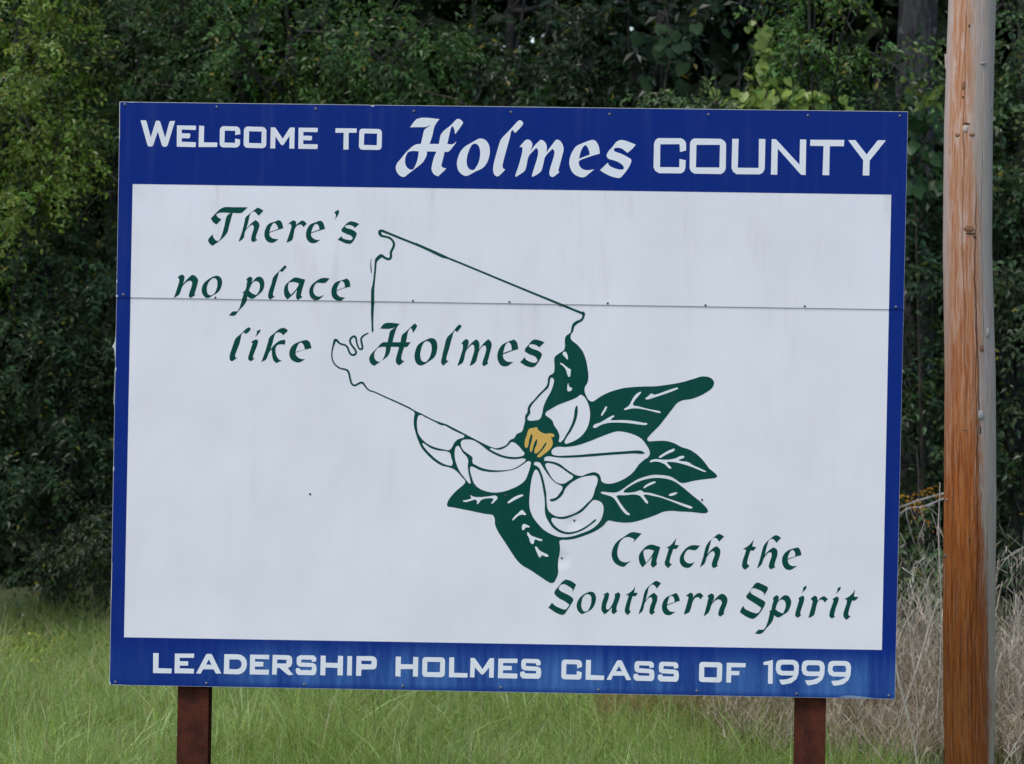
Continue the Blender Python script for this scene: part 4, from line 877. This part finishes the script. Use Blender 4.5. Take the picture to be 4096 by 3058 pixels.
def plant(name, label, cat_, blobs, leaf, colour, base_px=None, base_d=None, trunk=0.07, group=None, mat=None, crown="crown", bark=None, limbs=4, **k):
    bx = base_px if base_px is not None else blobs[0][0]; bd = base_d or blobs[0][2]+0.4
    b = at(bx, 2200, bd); b[2] = float(ground_z(b[0], b[1]))
    r = empty(name, b); tag(r, label, cat_, group)
    V, F, T = sprays(blobs, leaf, colour, **k)
    o = link(crown, np_mesh(crown, V-np.array(r.location), F, tint=T), mat or M_LEAF, r)
    if len(V) > 4: tag(o, kind="stuff")
    if trunk: wood(r, b, blobs, trunk, "trunk" if trunk > 0.03 else "stem", limbs, bark, int(abs(bx)) % 97)
    return r

DG = (0.034, 0.068, 0.024); MG = (0.050, 0.098, 0.026); YG = (0.130, 0.200, 0.028); BG = (0.046, 0.086, 0.032)
PL = [
 ("leafy_tree", "yellow green tree filling the upper left corner of the picture", "tree", [(60,380,37.4,330,330,.9,1.2),(90,700,37.2,260,260,.8,1.2),(-350,300,37.6,400,450,1.2,.8),(-400,900,37.6,400,400,1.1,.7),(80,60,38.0,330,260,1,1)], .052, YG, dict(trunk=.12, base_px=-250)),
 ("leafy_tree", "mid green small leaved tree above the upper left corner of the board", "tree", [(430,200,38.3,330,330,.9,1.1),(420,600,38.2,300,300,.8,1.0),(720,330,38.4,280,260,.8,1.0),(500,-250,38.6,450,300,1,.6),(700,80,38.8,320,200,.8,.8)], .048, MG, dict(trunk=.10)),
 ("leafy_tree", "dark green tree down the left side behind the yellow green crown", "tree", [(250,1050,38.0,330,260,.8,1.1),(60,1350,37.9,330,280,.8,1.0),(400,1350,38.0,300,300,.8,1.0),(-350,1500,38.0,350,400,1,.7)], .055, BG, dict(trunk=.10)),
 ("leafy_bush", "dark thicket bush low on the left above the mown edge of the grass", "bush", [(120,1800,37.9,320,280,.7,1.0),(380,1760,37.8,280,260,.7,1.0),(60,2130,37.9,300,210,.6,1.0),(-350,1950,37.9,350,350,.8,.7),(720,1800,38.0,300,400,.8,.6)], .058, DG, dict(trunk=.05)),
 ("leafy_bush", "low grey green bush touching the lower left edge of the board", "bush", [(420,2180,37.2,150,130,.45,1.3),(620,2230,37.3,220,160,.5,.8)], .042, (0.055,0.080,0.038), dict(trunk=.02)),
 ("leafy_tree", "glossy mid green tree with hanging branches above WELCOME TO", "tree", [(1080,160,38.0,250,200,.7,1.2),(1250,330,37.8,230,170,.6,1.2),(1560,240,37.7,300,230,.7,1.3),(1450,40,38.1,220,150,.6,1.1),(1700,420,37.9,250,160,.6,1.0),(1300,-250,38.4,450,260,.9,.5)], .056, (0.052,0.110,0.026), dict(trunk=.11)),
 ("leafy_tree", "dark airy tree with bright sky specks showing through its top", "tree", [(1850,330,38.9,230,170,.6,.9),(2180,330,38.6,230,160,.6,1.0),(2050,130,39.4,260,200,.6,.7),(2330,110,39.0,220,200,.6,.8),(2100,-300,39.4,500,240,.8,.4)], .054, (0.030,0.060,0.020), dict(trunk=.10)),
 ("leafy_tree", "large leaved dark tree above the centre right of the board", "tree", [(2560,100,38.8,230,200,.6,.9),(2460,330,38.7,200,160,.6,.9),(2860,200,40.4,330,360,.6,.35),(2650,-280,39.2,450,250,.8,.5)], .110, (0.013,0.033,0.013), dict(trunk=.12)),
 ("sapling", "slender bright green sapling with drooping side branches above COUNTY", "sapling", [(3235,30,37.5,75,130,.25,2.2),(3255,200,37.4,75,130,.25,2.2),(3200,140,37.5,60,60,.2,1.6),(3390,190,37.3,150,26,.16,2.6),(3530,182,37.3,90,24,.16,2.6),(3240,330,37.5,90,90,.25,1.5),(3130,220,37.3,60,24,.15,2.2),(3140,130,37.3,50,26,.15,2.0),(3240,-120,37.8,110,120,.35,1.0)], .060, (0.095,0.180,0.046), dict(trunk=.035)),
 ("leafy_bush", "feathery green bush hugging the top edge of the board above COUNTY", "bush", [(2790,410,37.3,150,45,.3,1.6),(2960,385,37.2,110,60,.3,1.6),(2640,440,37.4,110,40,.3,1.2)], .050, (0.090,0.155,0.055), dict(trunk=.02)),
 ("leafy_bush", "dark green bush between the sapling and the utility pole", "bush", [(3440,340,38.3,240,120,.5,1.0),(3640,300,38.4,170,100,.5,1.0),(3300,440,38.0,260,90,.4,1.1),(3620,430,38.0,170,130,.5,1.1)], .075, (0.024,0.054,0.020), dict(trunk=.04)),
 ("leafy_bush", "broad leaved bush in the gap between board and pole, upper part", "bush", [(3680,700,38.1,170,220,.5,1.3),(3700,1050,38.0,170,220,.5,1.2),(3560,900,38.2,220,300,.5,.8)], .080, (0.070,0.125,0.062), dict(trunk=.04)),
 ("leafy_bush", "darker bush in the gap between board and pole, lower part", "bush", [(3690,1420,38.0,170,200,.5,1.1),(3690,1750,38.0,170,200,.5,1.1),(3690,2120,37.7,180,190,.5,1.1),(3500,1700,38.2,260,420,.6,.6)], .070, (0.062,0.108,0.042), dict(trunk=.04)),
 ("leafy_bush", "yellowish green bush behind the dry weeds at the foot of the pole", "bush", [(3680,2420,37.2,210,180,.5,1.1),(4080,2450,37.3,220,200,.5,1.0),(3400,2450,37.4,200,220,.5,.7)], .060, (0.078,0.130,0.034), dict(trunk=.03)),
 ("leafy_tree", "small leaved tree with light flecks along the right edge of the picture", "tree", [(4080,180,38.0,190,260,.6,1.3),(4090,560,38.1,180,240,.6,1.2),(4380,300,38.4,260,500,.9,.8),(4100,-250,38.5,350,220,.9,.6)], .054, (0.078,0.135,0.055), dict(trunk=.08)),
 ("leafy_tree", "dim green tree right of the pole at mid height", "tree", [(4090,980,38.1,180,240,.6,1.1),(4080,1330,38.1,180,230,.6,1.0),(4380,1200,38.4,260,450,.9,.8)], .062, (0.058,0.098,0.042), dict(trunk=.08)),
 ("leafy_bush", "dark bush right of the pole below mid height", "bush", [(4080,1720,38.2,190,240,.6,.9),(4080,2080,38.0,190,220,.6,1.0),(4380,1900,38.4,260,450,.9,.8)], .062, (0.042,0.076,0.030), dict(trunk=.05)),
 ("leafy_bush", "broad dark thicket hidden for the most part behind the board", "bush", [(1200,900,38.8,600,450,.9,.35),(2100,900,38.8,600,450,.9,.35),(3000,900,38.8,550,450,.9,.35),(1200,1700,38.6,600,500,.9,.35),(2100,1700,38.6,600,500,.9,.35),(3000,1700,38.6,550,500,.9,.35)], .085, DG, dict(trunk=.06, limbs=2)),
 ("leafy_tree", "lichen spotted grey trunked tree just left of the top of the pole", "tree", [(3650,-350,40.2,420,200,1.0,.6),(3500,-150,40.4,300,120,.8,.5)], .065, MG, dict(trunk=.0, base_px=3672)),
]
for nm, lb, ct, bl, lf, cl, kw in PL:
    t = plant(nm, lb, ct, bl, lf, cl, base_d=kw.pop("base_d", None), **kw)
    if lb.startswith("lichen"):
        p0 = at(3672, 100, 39.6); p1 = at(3680, -900, 39.8)
        base = np.array(t.location); base[0] = p0[0]; base[1] = p0[1]
        t.location = Vector(base); t.children[0].location = Vector(np.array([0, 0, 0]))
        bz = float(ground_z(base[0], base[1]))
        path = np.array([(p0[0]-0.05, p0[1], bz-0.2), (p0[0]-0.02, p0[1], bz+0.5), (p0[0], p0[1], 4.0), (p0[0], p0[1], p0[2]), (p1[0], p1[1], p1[2])])
        zzz = np.linspace(path[0, 2], path[-1, 2], 30)
        pp = np.stack([np.interp(zzz, path[:, 2], path[:, 0])+0.02*np.sin(zzz), np.interp(zzz, path[:, 2], path[:, 1]), zzz], 1)
        o = link("trunk", np_mesh("trunk", *tube(pp, np.linspace(0.20, 0.145, 30), 20), smooth=True), M_BARKL, t); o.location = -Vector(base)

print('LEAVES', TOT)
# ---- far wood -----------------------------------------------------------
n = 170000
X = rng.uniform(-12, 12, n); Y = rng.uniform(11.0, 19.0, n); Z = rng.uniform(0, 1, n)*12.5+1.0
P = np.stack([X, Y, Z], 1)
d = P-CAM_POS; dep = d @ CF
ppx = 2048+FOC*(d @ CR)/dep; ppy = 1529-FOC*(d @ CU)/dep
gap = (((ppx-2090)/150)**2+((ppy-130)/170)**2 < 1) | (((ppx-1960)/70)**2+((ppy-10)/40)**2 < 1)
keepm = ~gap | (rng.random(n) < 0.45)
P = P[keepm]; n = len(P)
dirv = unit(rng.normal(size=(n, 3))+np.array([0, 0, -0.3])); nrm = unit(rng.normal(size=(n, 3))*0.7+np.array([0, -0.6, 0.5]))
s = unit(np.cross(dirv, nrm)); nn = np.cross(s, dirv); ll = rng.uniform(0.16, 0.38, (n, 1)); ww = ll*0.36
V = np.stack([P, P+dirv*ll*0.45+s*ww+nn*ww*0.3, P+dirv*ll, P+dirv*ll*0.45-s*ww+nn*ww*0.3], 1).reshape(-1, 3)
b = np.arange(n)[:, None]*4
F = np.concatenate([b+np.array([[0, 1, 2]]), b+np.array([[0, 2, 3]])])
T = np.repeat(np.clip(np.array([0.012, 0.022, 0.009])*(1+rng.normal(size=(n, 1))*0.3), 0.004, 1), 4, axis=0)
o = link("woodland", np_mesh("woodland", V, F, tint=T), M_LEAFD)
tag(o, "dark mass of woodland foliage closing off the view behind the nearer trees", "woodland", kind="stuff")

# ---- heart leaved vines, each leaf a part --------------------------------
def heart_mesh(name):
    pts = [(0, 0), (0.30, -0.16), (0.50, -0.02), (0.55, 0.28), (0.40, 0.62), (0.17, 0.88), (0, 1.05)]
    V = [(0, 0.02, 0), (0, 0.5, 0.02), (0, 1.05, -0.08)]
    R_ = [(x, y, 0.16*abs(x)-0.10*max(0, y-0.4)) for x, y in pts[1:6]]
    V += R_; V += [(-x, y, z) for x, y, z in R_]
    F = [(0, 3, 4), (0, 4, 1), (1, 4, 5), (1, 5, 6), (1, 6, 7), (1, 7, 2), (0, 9, 8), (0, 1, 9), (1, 10, 9), (1, 11, 10), (1, 12, 11), (1, 2, 12)]
    return V, F
HV, HF = heart_mesh("leaf")
def vine(label, leaves, col_lo, col_hi, stem_paths, name="climbing_vine", mat=None):
    xs_ = [l[0] for l in leaves]; b = at(float(np.mean(xs_)), 2200, leaves[0][2]+0.3); b[2] = float(ground_z(b[0], b[1]))
    r = empty(name, b); tag(r, label, "vine")
    meshes = []
    for k in range(6):
        f = k/5; c = np.array(col_lo)*(1-f)+np.array(col_hi)*f
        me = np_mesh("leaf", HV, HF, tint=np.tile(c, (len(HV), 1)), smooth=True); me.materials.append(mat or M_LEAF); meshes.append(me)
    for (px, py, D, size) in leaves:
        o = bpy.data.objects.new("leaf", random.choice(meshes)); col.objects.link(o); o.parent = r
        o.location = Vector(at(px, py, D))-Vector(b)
        s_ = size*D/FOC
        o.scale = (s_, s_, s_)
        # hangs tip down, blade turned to the light in front
        o.rotation_euler = (math.radians(-115+random.gauss(0, 22)), math.radians(random.gauss(0, 22)), math.radians(random.gauss(0, 28)))
    acc = Acc()
    for path in stem_paths:
        q = np.array([at(x, y, D) for x, y, D in path]); acc.add(*tube(q, np.full(len(q), 0.006), 5))
    lo = stem_paths[0][-1]; q = np.array([at(*lo), (b[0], b[1], b[2]+1.5), (b[0], b[1], b[2]-0.05)]); acc.add(*tube(q, np.full(3, 0.008), 5))
    o = link("stem", acc.mesh("stem"), M_TWIG, r); o.location = -Vector(b)
    return r
rv = random.Random(5)
L1 = [(3005,90,37.2,34),(2990,110,37.2,28),(3015,85,37.2,24)]+[(3044+0.10*(y-110)+rv.uniform(-14, 18), y, 37.2+rv.uniform(-.05, .05), rv.uniform(36, 54)) for y in range(112, 300, 10)]+[(3060+rv.uniform(-18,16), y, 37.2, rv.uniform(28,40)) for y in range(290, 350, 12)]
vine("chain of yellow green heart shaped leaves hanging left of the sapling", L1, (0.10,0.15,0.03), (0.17,0.23,0.055), [[(3000,60,37.2),(3040,120,37.22),(3060,220,37.22),(3075,300,37.22),(3060,420,37.2)]])
L2 = [(3105+rv.gauss(0, 105), 395+rv.gauss(0, 38), 37.2+rv.uniform(-.15, .15), rv.uniform(28, 52)) for _ in range(85)]
L2 += [(3230+rv.gauss(0, 40), 400+rv.gauss(0, 28), 37.1, rv.uniform(34, 56)) for _ in range(14)]
vine("mound of yellow green heart shaped leaves right above the N of COUNTY", L2, (0.10,0.16,0.028), (0.22,0.30,0.07), [[(2950,420,37.2),(3080,370,37.25),(3200,420,37.2),(3100,520,37.25)]])
L3 = [(3742,290,37.5,40),(3750,312,37.5,40),(3663,330,37.5,34)]+[(3690+rv.gauss(0, 45), 380+rv.gauss(0, 60), 37.6+rv.uniform(-.1,.1), rv.uniform(26, 44)) for _ in range(30)]
vine("sparse round leaved vine left of the pole just above the board's top right corner", L3, (0.07,0.12,0.03), (0.18,0.25,0.05), [[(3750,280,37.5),(3690,380,37.6),(3650,470,37.6)]])
L4 = [(3690+rv.gauss(0, 70), rv.uniform(430, 760), 37.5+rv.uniform(-.2,.2), rv.uniform(34, 60)) for _ in range(75)]
vine("dark heart leaved vine curtain between the board's upper right edge and the pole", L4, (0.018,0.046,0.014), (0.036,0.085,0.026), [[(3740,430,37.5),(3690,600,37.55),(3660,760,37.5)]])
L5 = [(2680+rv.gauss(0, 70), rv.uniform(60, 330), 38.0+rv.uniform(-.2,.2), rv.uniform(36, 66)) for _ in range(26)]
vine("very dark large leaved vine left of the hanging leaf chain", L5, (0.010,0.026,0.010), (0.018,0.042,0.016), [[(2660,30,38.0),(2690,180,38.05),(2660,340,38.0)]], mat=M_LEAFD)

# ---- dead branches -------------------------------------------------------
def sticks(name, label, cat_, paths, mat, group=None, base=None):
    p0 = paths[0][0]
    b = at(*(base or p0)[:3]); r = empty(name, b); tag(r, label, cat_, group)
    for k, path in enumerate(paths):
        q = np.array([at(x, y, D) for x, y, D, _ in path]); rr = [w*path[0][2]/FOC/2 for *_, w in path]
        m = len(q)
        tt = np.linspace(0, m-1, (m-1)*4+1)
        q2 = np.stack([np.interp(tt, np.arange(m), q[:, c]) for c in range(3)], 1)
        for _ in range(2): q2[1:-1] = (q2[:-2]+2*q2[1:-1]+q2[2:])/4
        o = link("branch" if k == 0 else "twig", np_mesh("twig", *tube(q2, np.interp(tt, np.arange(m), rr), 6), smooth=True), mat, r)
        o.location = -Vector(b)
    return r
sticks("dead_branch", "bare grey dead branch reaching out between the board and the pole", "branch",
 [[(3880,1955,37.0,12),(3775,1975,36.9,11),(3700,1995,36.85,9),(3640,2015,36.8,8),(3560,2045,36.8,5)],
  [(3775,1995,36.9,8),(3690,2032,36.8,10),(3640,2030,36.8,7),(3590,2060,36.8,5)],
  [(3625,2025,36.8,5),(3625,2060,36.8,4),(3640,2120,36.8,3),(3657,2172,36.8,2)],
  [(3640,2030,36.8,4),(3660,2085,36.8,3),(3675,2115,36.8,2)],
  [(3680,2025,36.8,4),(3695,2080,36.8,3),(3702,2125,36.8,2)],
  [(3700,2020,36.8,4),(3740,2050,36.8,3),(3765,2080,36.8,2)],
  [(3620,2040,36.8,4),(3600,2070,36.8,3),(3575,2080,36.8,2)],
  [(3650,2030,36.8,4),(3665,2060,36.8,2),(3690,2075,36.8,2)]], M_DEAD)
sticks("bare_branch", "thin arching bare branch at the upper left edge of the board", "branch",
 [[(480,765,37.3,5),(420,770,37.3,6),(370,800,37.3,6),(330,860,37.3,5),(305,900,37.3,4)],[(480,735,37.35,14),(440,700,37.35,12),(395,665,37.35,10),(310,658,37.35,6)]], M_TWIG)
sticks("bare_branch", "pale bent twig at the right edge of the picture beside the pole", "branch",
 [[(4160,2170,34.5,6),(4096,2192,34.5,6),(4060,2205,34.5,5),(4020,2240,34.5,5),(3992,2285,34.5,4)]], M_DEAD)
sticks("bare_branch", "slender bare branches hanging in the crown above WELCOME", "branch",
 [[(1340,130,37.5,5),(1250,128,37.5,6),(1180,120,37.5,4)],[(560,330,37.6,7),(640,340,37.6,6),(720,345,37.6,4)],[(1640,340,37.4,6),(1720,375,37.4,7),(1800,390,37.4,8),(1860,420,37.4,5)]], M_TWIG)

# ================================================================= GRASS
def blades(n, xr, yr, h, w, c1, c2, lean=0.35, mask=None, curl=0.5, dry=0.0, segs=3, jitter=0.22):
    X = rng.uniform(*xr, n); Y = rng.uniform(*yr, n)
    if mask is not None:
        k = mask(X, Y); X, Y = X[k], Y[k]; n = len(X)
    # clumps
    H = h*rng.uniform(0.55, 1.25, n)*(1+0.18*np.sin(X*2.3+Y)+0.12*np.sin(X*5.1-Y*3.7))
    az = rng.uniform(0, 2*np.pi, n)+0.6*np.sin(X*1.7); le = np.abs(rng.normal(0, lean, n))
    D = np.stack([np.cos(az), np.sin(az), np.zeros(n)], 1)
    wv = np.stack([-np.sin(az+rng.normal(0, 1.2, n)), np.cos(az+rng.normal(0, 1.2, n)), np.zeros(n)], 1); wv = unit(wv+np.array([0.9, 0, 0])*np.sign(wv[:, :1]))
    base = np.stack([X, Y, ground_z(X, Y)-0.02], 1)
    W = w*rng.uniform(0.5, 1.4, n)
    rows = []
    for i in range(segs+1):
        t = i/segs
        p = base+D*(H*(le*t+curl*le*t*t*1.6))[:, None]+np.array([0, 0, 1.0])*(H*(t-0.35*le*curl*t*t*1.5))[:, None]
        ww = W*(1-t**1.7)*0.5+0.0002
        rows += [p-wv*ww[:, None], p+wv*ww[:, None]]
    V = np.stack(rows, 1).reshape(-1, 3); m = 2*(segs+1)
    b = np.arange(n)[:, None]*m
    F = np.concatenate([b+np.array([[2*i, 2*i+1, 2*i+3, 2*i+2]]) for i in range(segs)])
    f = np.clip(rng.random((n, 1))*0.6+0.25*(np.sin(X*1.9+np.cos(Y*2.2)*1.5)[:, None]+1)*0.8, 0, 1)
    c = np.array(c1)*(1-f)+np.array(c2)*f
    c = c*(1+rng.normal(size=(n, 1))*jitter)
    if dry: c = np.where(rng.random((n, 1)) < dry, np.array([0.34, 0.28, 0.16])*rng.uniform(0.6, 1.2, (n, 1)), c)
    return V, F, np.repeat(np.clip(c, 0.01, 0.7), m, axis=0)
def merge(*parts):
    V, F, T, n = [], [], [], 0
    for v, f, t in parts: V.append(v); F.append(f+n); T.append(t); n += len(v)
    return np.concatenate(V), np.concatenate(F), np.concatenate(T)
def dry_prob(X, Y):
    """share of dry weeds: rises to the right and towards the wood, in tongues"""
    e = 2.25-0.12*(Y-3.0)+0.30*np.sin(Y*2.3+1)+0.25*np.sin(X*4.0+Y*1.1)
    p = np.clip((X-e)/1.5+0.5, 0, 1)
    return p*p*(3-2*p)*0.98
def green_side(X, Y):
    return rng.random(len(X)) > dry_prob(X, Y)
GA, GB = (0.195, 0.290, 0.066), (0.365, 0.465, 0.180)
parts = [blades(90000, (-4.6, 4.6), (2.0, 8.8), 0.33, 0.0075, GA, GB, 0.52, green_side, dry=0.06, jitter=0.28),
         blades(16000, (-4.6, 4.6), (2.0, 8.8), 0.50, 0.0060, (0.20, 0.27, 0.08), (0.34, 0.42, 0.18), 0.45, green_side, curl=1.2, dry=0.16),
         blades(1400, (-4.6, 3.0), (2.0, 8.0), 0.55, 0.0045, (0.40, 0.34, 0.20), (0.55, 0.50, 0.34), 0.35, green_side, curl=1.2),
         blades(1500, (-4.6, 4.0), (1.6, 5.5), 0.50, 0.014, (0.30, 0.42, 0.15), (0.46, 0.58, 0.30), 0.40, green_side, curl=1.6),
         blades(16000, (-11, -4.6), (-2, 9.0), 0.40, 0.010, GA, GB, 0.38), blades(10000, (4.6, 11), (-2, 9.0), 0.40, 0.010, GA, GB, 0.38),
         blades(16000, (-4.6, 4.6), (-5, 2.0), 0.33, 0.010, GA, GB, 0.38)]
V, F, T = merge(*parts)
o = link("grass", np_mesh("grass", V, F, tint=T), M_GRASS)
tag(o, "long green grass with pale seed blades on the bank behind and below the board", "grass", kind="stuff")

# ---- dry broom weeds on the right ----------------------------------------
def weeds(n, xr, yr, h, c1, c2, mask=None, branch=6, w=0.0035, lean=0.16):
    X = rng.uniform(*xr, n); Y = rng.uniform(*yr, n)
    if mask is not None: k = mask(X, Y); X, Y = X[k], Y[k]; n = len(X)
    H = h*rng.uniform(0.6, 1.25, n)*(1+0.2*np.sin(X*3.1+Y))
    D = rng.normal(size=(n, 3))*lean; D[:, 2] = 0
    base = np.stack([X, Y, ground_z(X, Y)-0.02], 1)
    def pt(t): return base+D*(H*t**1.4)[:, None]+np.array([0, 0, 1.0])*(H*t)[:, None]
    wv = np.array([1.0, 0.25, 0]); rows = []
    for t in (0, 0.35, 0.7, 1.0):
        ww = w*(1-0.75*t)*0.5; rows += [pt(t)-wv*ww, pt(t)+wv*ww]
    V = np.stack(rows, 1).reshape(-1, 3); b = np.arange(n)[:, None]*8
    F = np.concatenate([b+np.array([[2*i, 2*i+1, 2*i+3, 2*i+2]]) for i in range(3)])
    f = rng.random((n, 1)); c = (np.array(c1)*(1-f)+np.array(c2)*f)*(1+rng.normal(size=(n, 1))*0.2)
    T = np.repeat(c, 8, axis=0)
    out = [(V, F, np.clip(T, .01, .7))]
    for j in range(branch):
        t = rng.uniform(0.45, 1.0, n); p = base+D*(H*t**1.4)[:, None]+np.array([0, 0, 1.0])*(H*t)[:, None]
        bd = unit(rng.normal(size=(n, 3))*np.array([0.8, 0.8, 0.25])+np.array([0, 0, 1.3])); L = rng.uniform(0.05, 0.17, n)[:, None]
        e = p+bd*L; bw = unit(np.cross(bd, rng.normal(size=(n, 3))))*0.0016
        Vb = np.stack([p-bw, p+bw, e+bw*1.4, e-bw*1.4], 1).reshape(-1, 3)
        bb = np.arange(n)[:, None]*4
        out.append((Vb, bb+np.array([[0, 1, 2, 3]]), np.repeat(np.clip(c*1.15, .01, .7), 4, axis=0)))
    return merge(*out)
def dry_side(X, Y):
    return rng.random(len(X)) < dry_prob(X, Y)
WA, WB = (0.13, 0.105, 0.060), (0.42, 0.33, 0.26)
V, F, T = merge(weeds(5200, (1.4, 5.5), (3.5, 7.0), 0.50, WA, WB, dry_side, lean=0.17, w=0.003),
                weeds(2600, (1.4, 5.5), (3.3, 5.2), 0.42, (0.34, 0.25, 0.19), (0.54, 0.44, 0.37), dry_side, branch=7, lean=0.22, w=0.003),
                weeds(380, (2.2, 5.0), (3.6, 6.0), 0.95, WB, (0.46, 0.42, 0.36), dry_side, branch=14, lean=0.12),
                weeds(90, (2.7, 5.0), (3.6, 5.5), 1.30, WB, (0.42, 0.38, 0.33), dry_side, branch=14, lean=0.10),
                weeds(1800, (0.7, 1.9), (4.5, 7.5), 0.40, (0.24, 0.19, 0.07), (0.38, 0.27, 0.13), branch=4),
                weeds(2000, (5.5, 10), (0, 8), 0.6, WA, WB, branch=4))
o = link("dry_weeds", np_mesh("dry_weeds", V, F, tint=T), M_DRY)
tag(o, "tangle of dry grey brown broom weeds around the foot of the pole", "dry weeds", kind="stuff")
V, F, T = blades(6500, (1.3, 5.5), (3.4, 7.5), 0.42, 0.006, (0.09, 0.11, 0.03), (0.22, 0.22, 0.07), 0.30)
o = link("green_weeds", np_mesh("green_weeds", V, F, tint=T), M_GRASS)
tag(o, "green grass blades growing up among the dry weeds by the right post", "grass", kind="stuff")

# low yellow weed plants at the seam of lawn and dry weeds
plant("yellow_weed", "patch of yellow leaved weeds just under the board left of the right post", "weed",
      [(2720,2860,36.3,210,60,.35,1.4),(2900,2900,36.0,150,70,.35,1.1)], .045, (0.22,0.22,0.045), trunk=0, crown="foliage", base_d=36.2, up=0.5, yellow=0.15)
plant("yellow_weed", "small yellow green weed patch in the grass at the far left", "weed",
      [(95,2570,35.6,85,50,.25,1.2)], .030, (0.30,0.34,0.07), trunk=0, crown="foliage", base_d=35.6, up=0.5)
plant("yellow_weed", "orange leaved twig beside the dead branch at the board's right edge", "weed",
      [(3635,1975,36.9,34,22,.06,2.0)], .035, (0.50,0.24,0.02), trunk=0, crown="foliage", base_d=36.9, up=0.4, limbs=2)

# single stalks that can be told apart
M_STALK = bark_mat("dry_stalk", (0.60, 0.53, 0.44), (0.42, 0.35, 0.27))
SG = "dry stalks crossing at the right of the board"
for lb, path in (
 ("pale dry stalk leaning from the board's lower right corner down to the right", [(3578,2630,33,7),(3590,2700,33,9),(3625,2840,33,11),(3655,2960,33,11),(3672,3080,33,11),(3690,3330,33,11)]),
 ("long pale stalk leaning left with its tip beside the pole's left edge", [(3757,2395,33.1,7),(3722,2490,33.1,8),(3680,2640,33.1,9),(3640,2760,33.1,8),(3600,2880,33.1,7),(3560,3030,33.3,5),(3500,3300,33.3,5)]),
 ("pale stalk lying diagonally right of the right post", [(3328,2800,33.1,4),(3385,2870,33.1,6),(3470,2960,33.1,6),(3550,3065,33.1,6),(3720,3300,33.1,6)]),
 ("thin grey stalk slanting between the right post and the pole", [(3465,2830,33.4,3),(3510,2900,33.4,5),(3560,2980,33.4,5),(3600,3075,33.4,5),(3680,3280,33.4,5)]),
 ("upright thin stalk standing close along the left side of the pole", [(3760,1930,33.6,3),(3752,2150,33.6,5),(3762,2300,33.6,5),(3766,2500,33.6,5),(3760,2700,33.6,5),(3745,2880,33.6,5),(3735,3200,33.6,5)]),
 ("short stalk leaning right at the lower right corner of the picture", [(4110,2900,32.8,5),(4060,2985,32.8,5),(4020,3050,32.8,5),(3900,3300,32.8,5)]),
 ("two part broken stalk right of the pole's foot", [(4033,2800,32.9,4),(4060,2850,32.9,5),(4085,2885,32.9,5),(4140,2895,32.9,5)]),
 ("tall wispy stalk just right of the board's lower edge", [(3600,2400,33.5,3),(3635,2480,33.5,4),(3650,2640,33.5,4),(3668,2780,33.5,4),(3680,3250,33.5,4)]),
):
    sticks("dry_stalk", lb, "stalk", [path], M_STALK, group=SG)
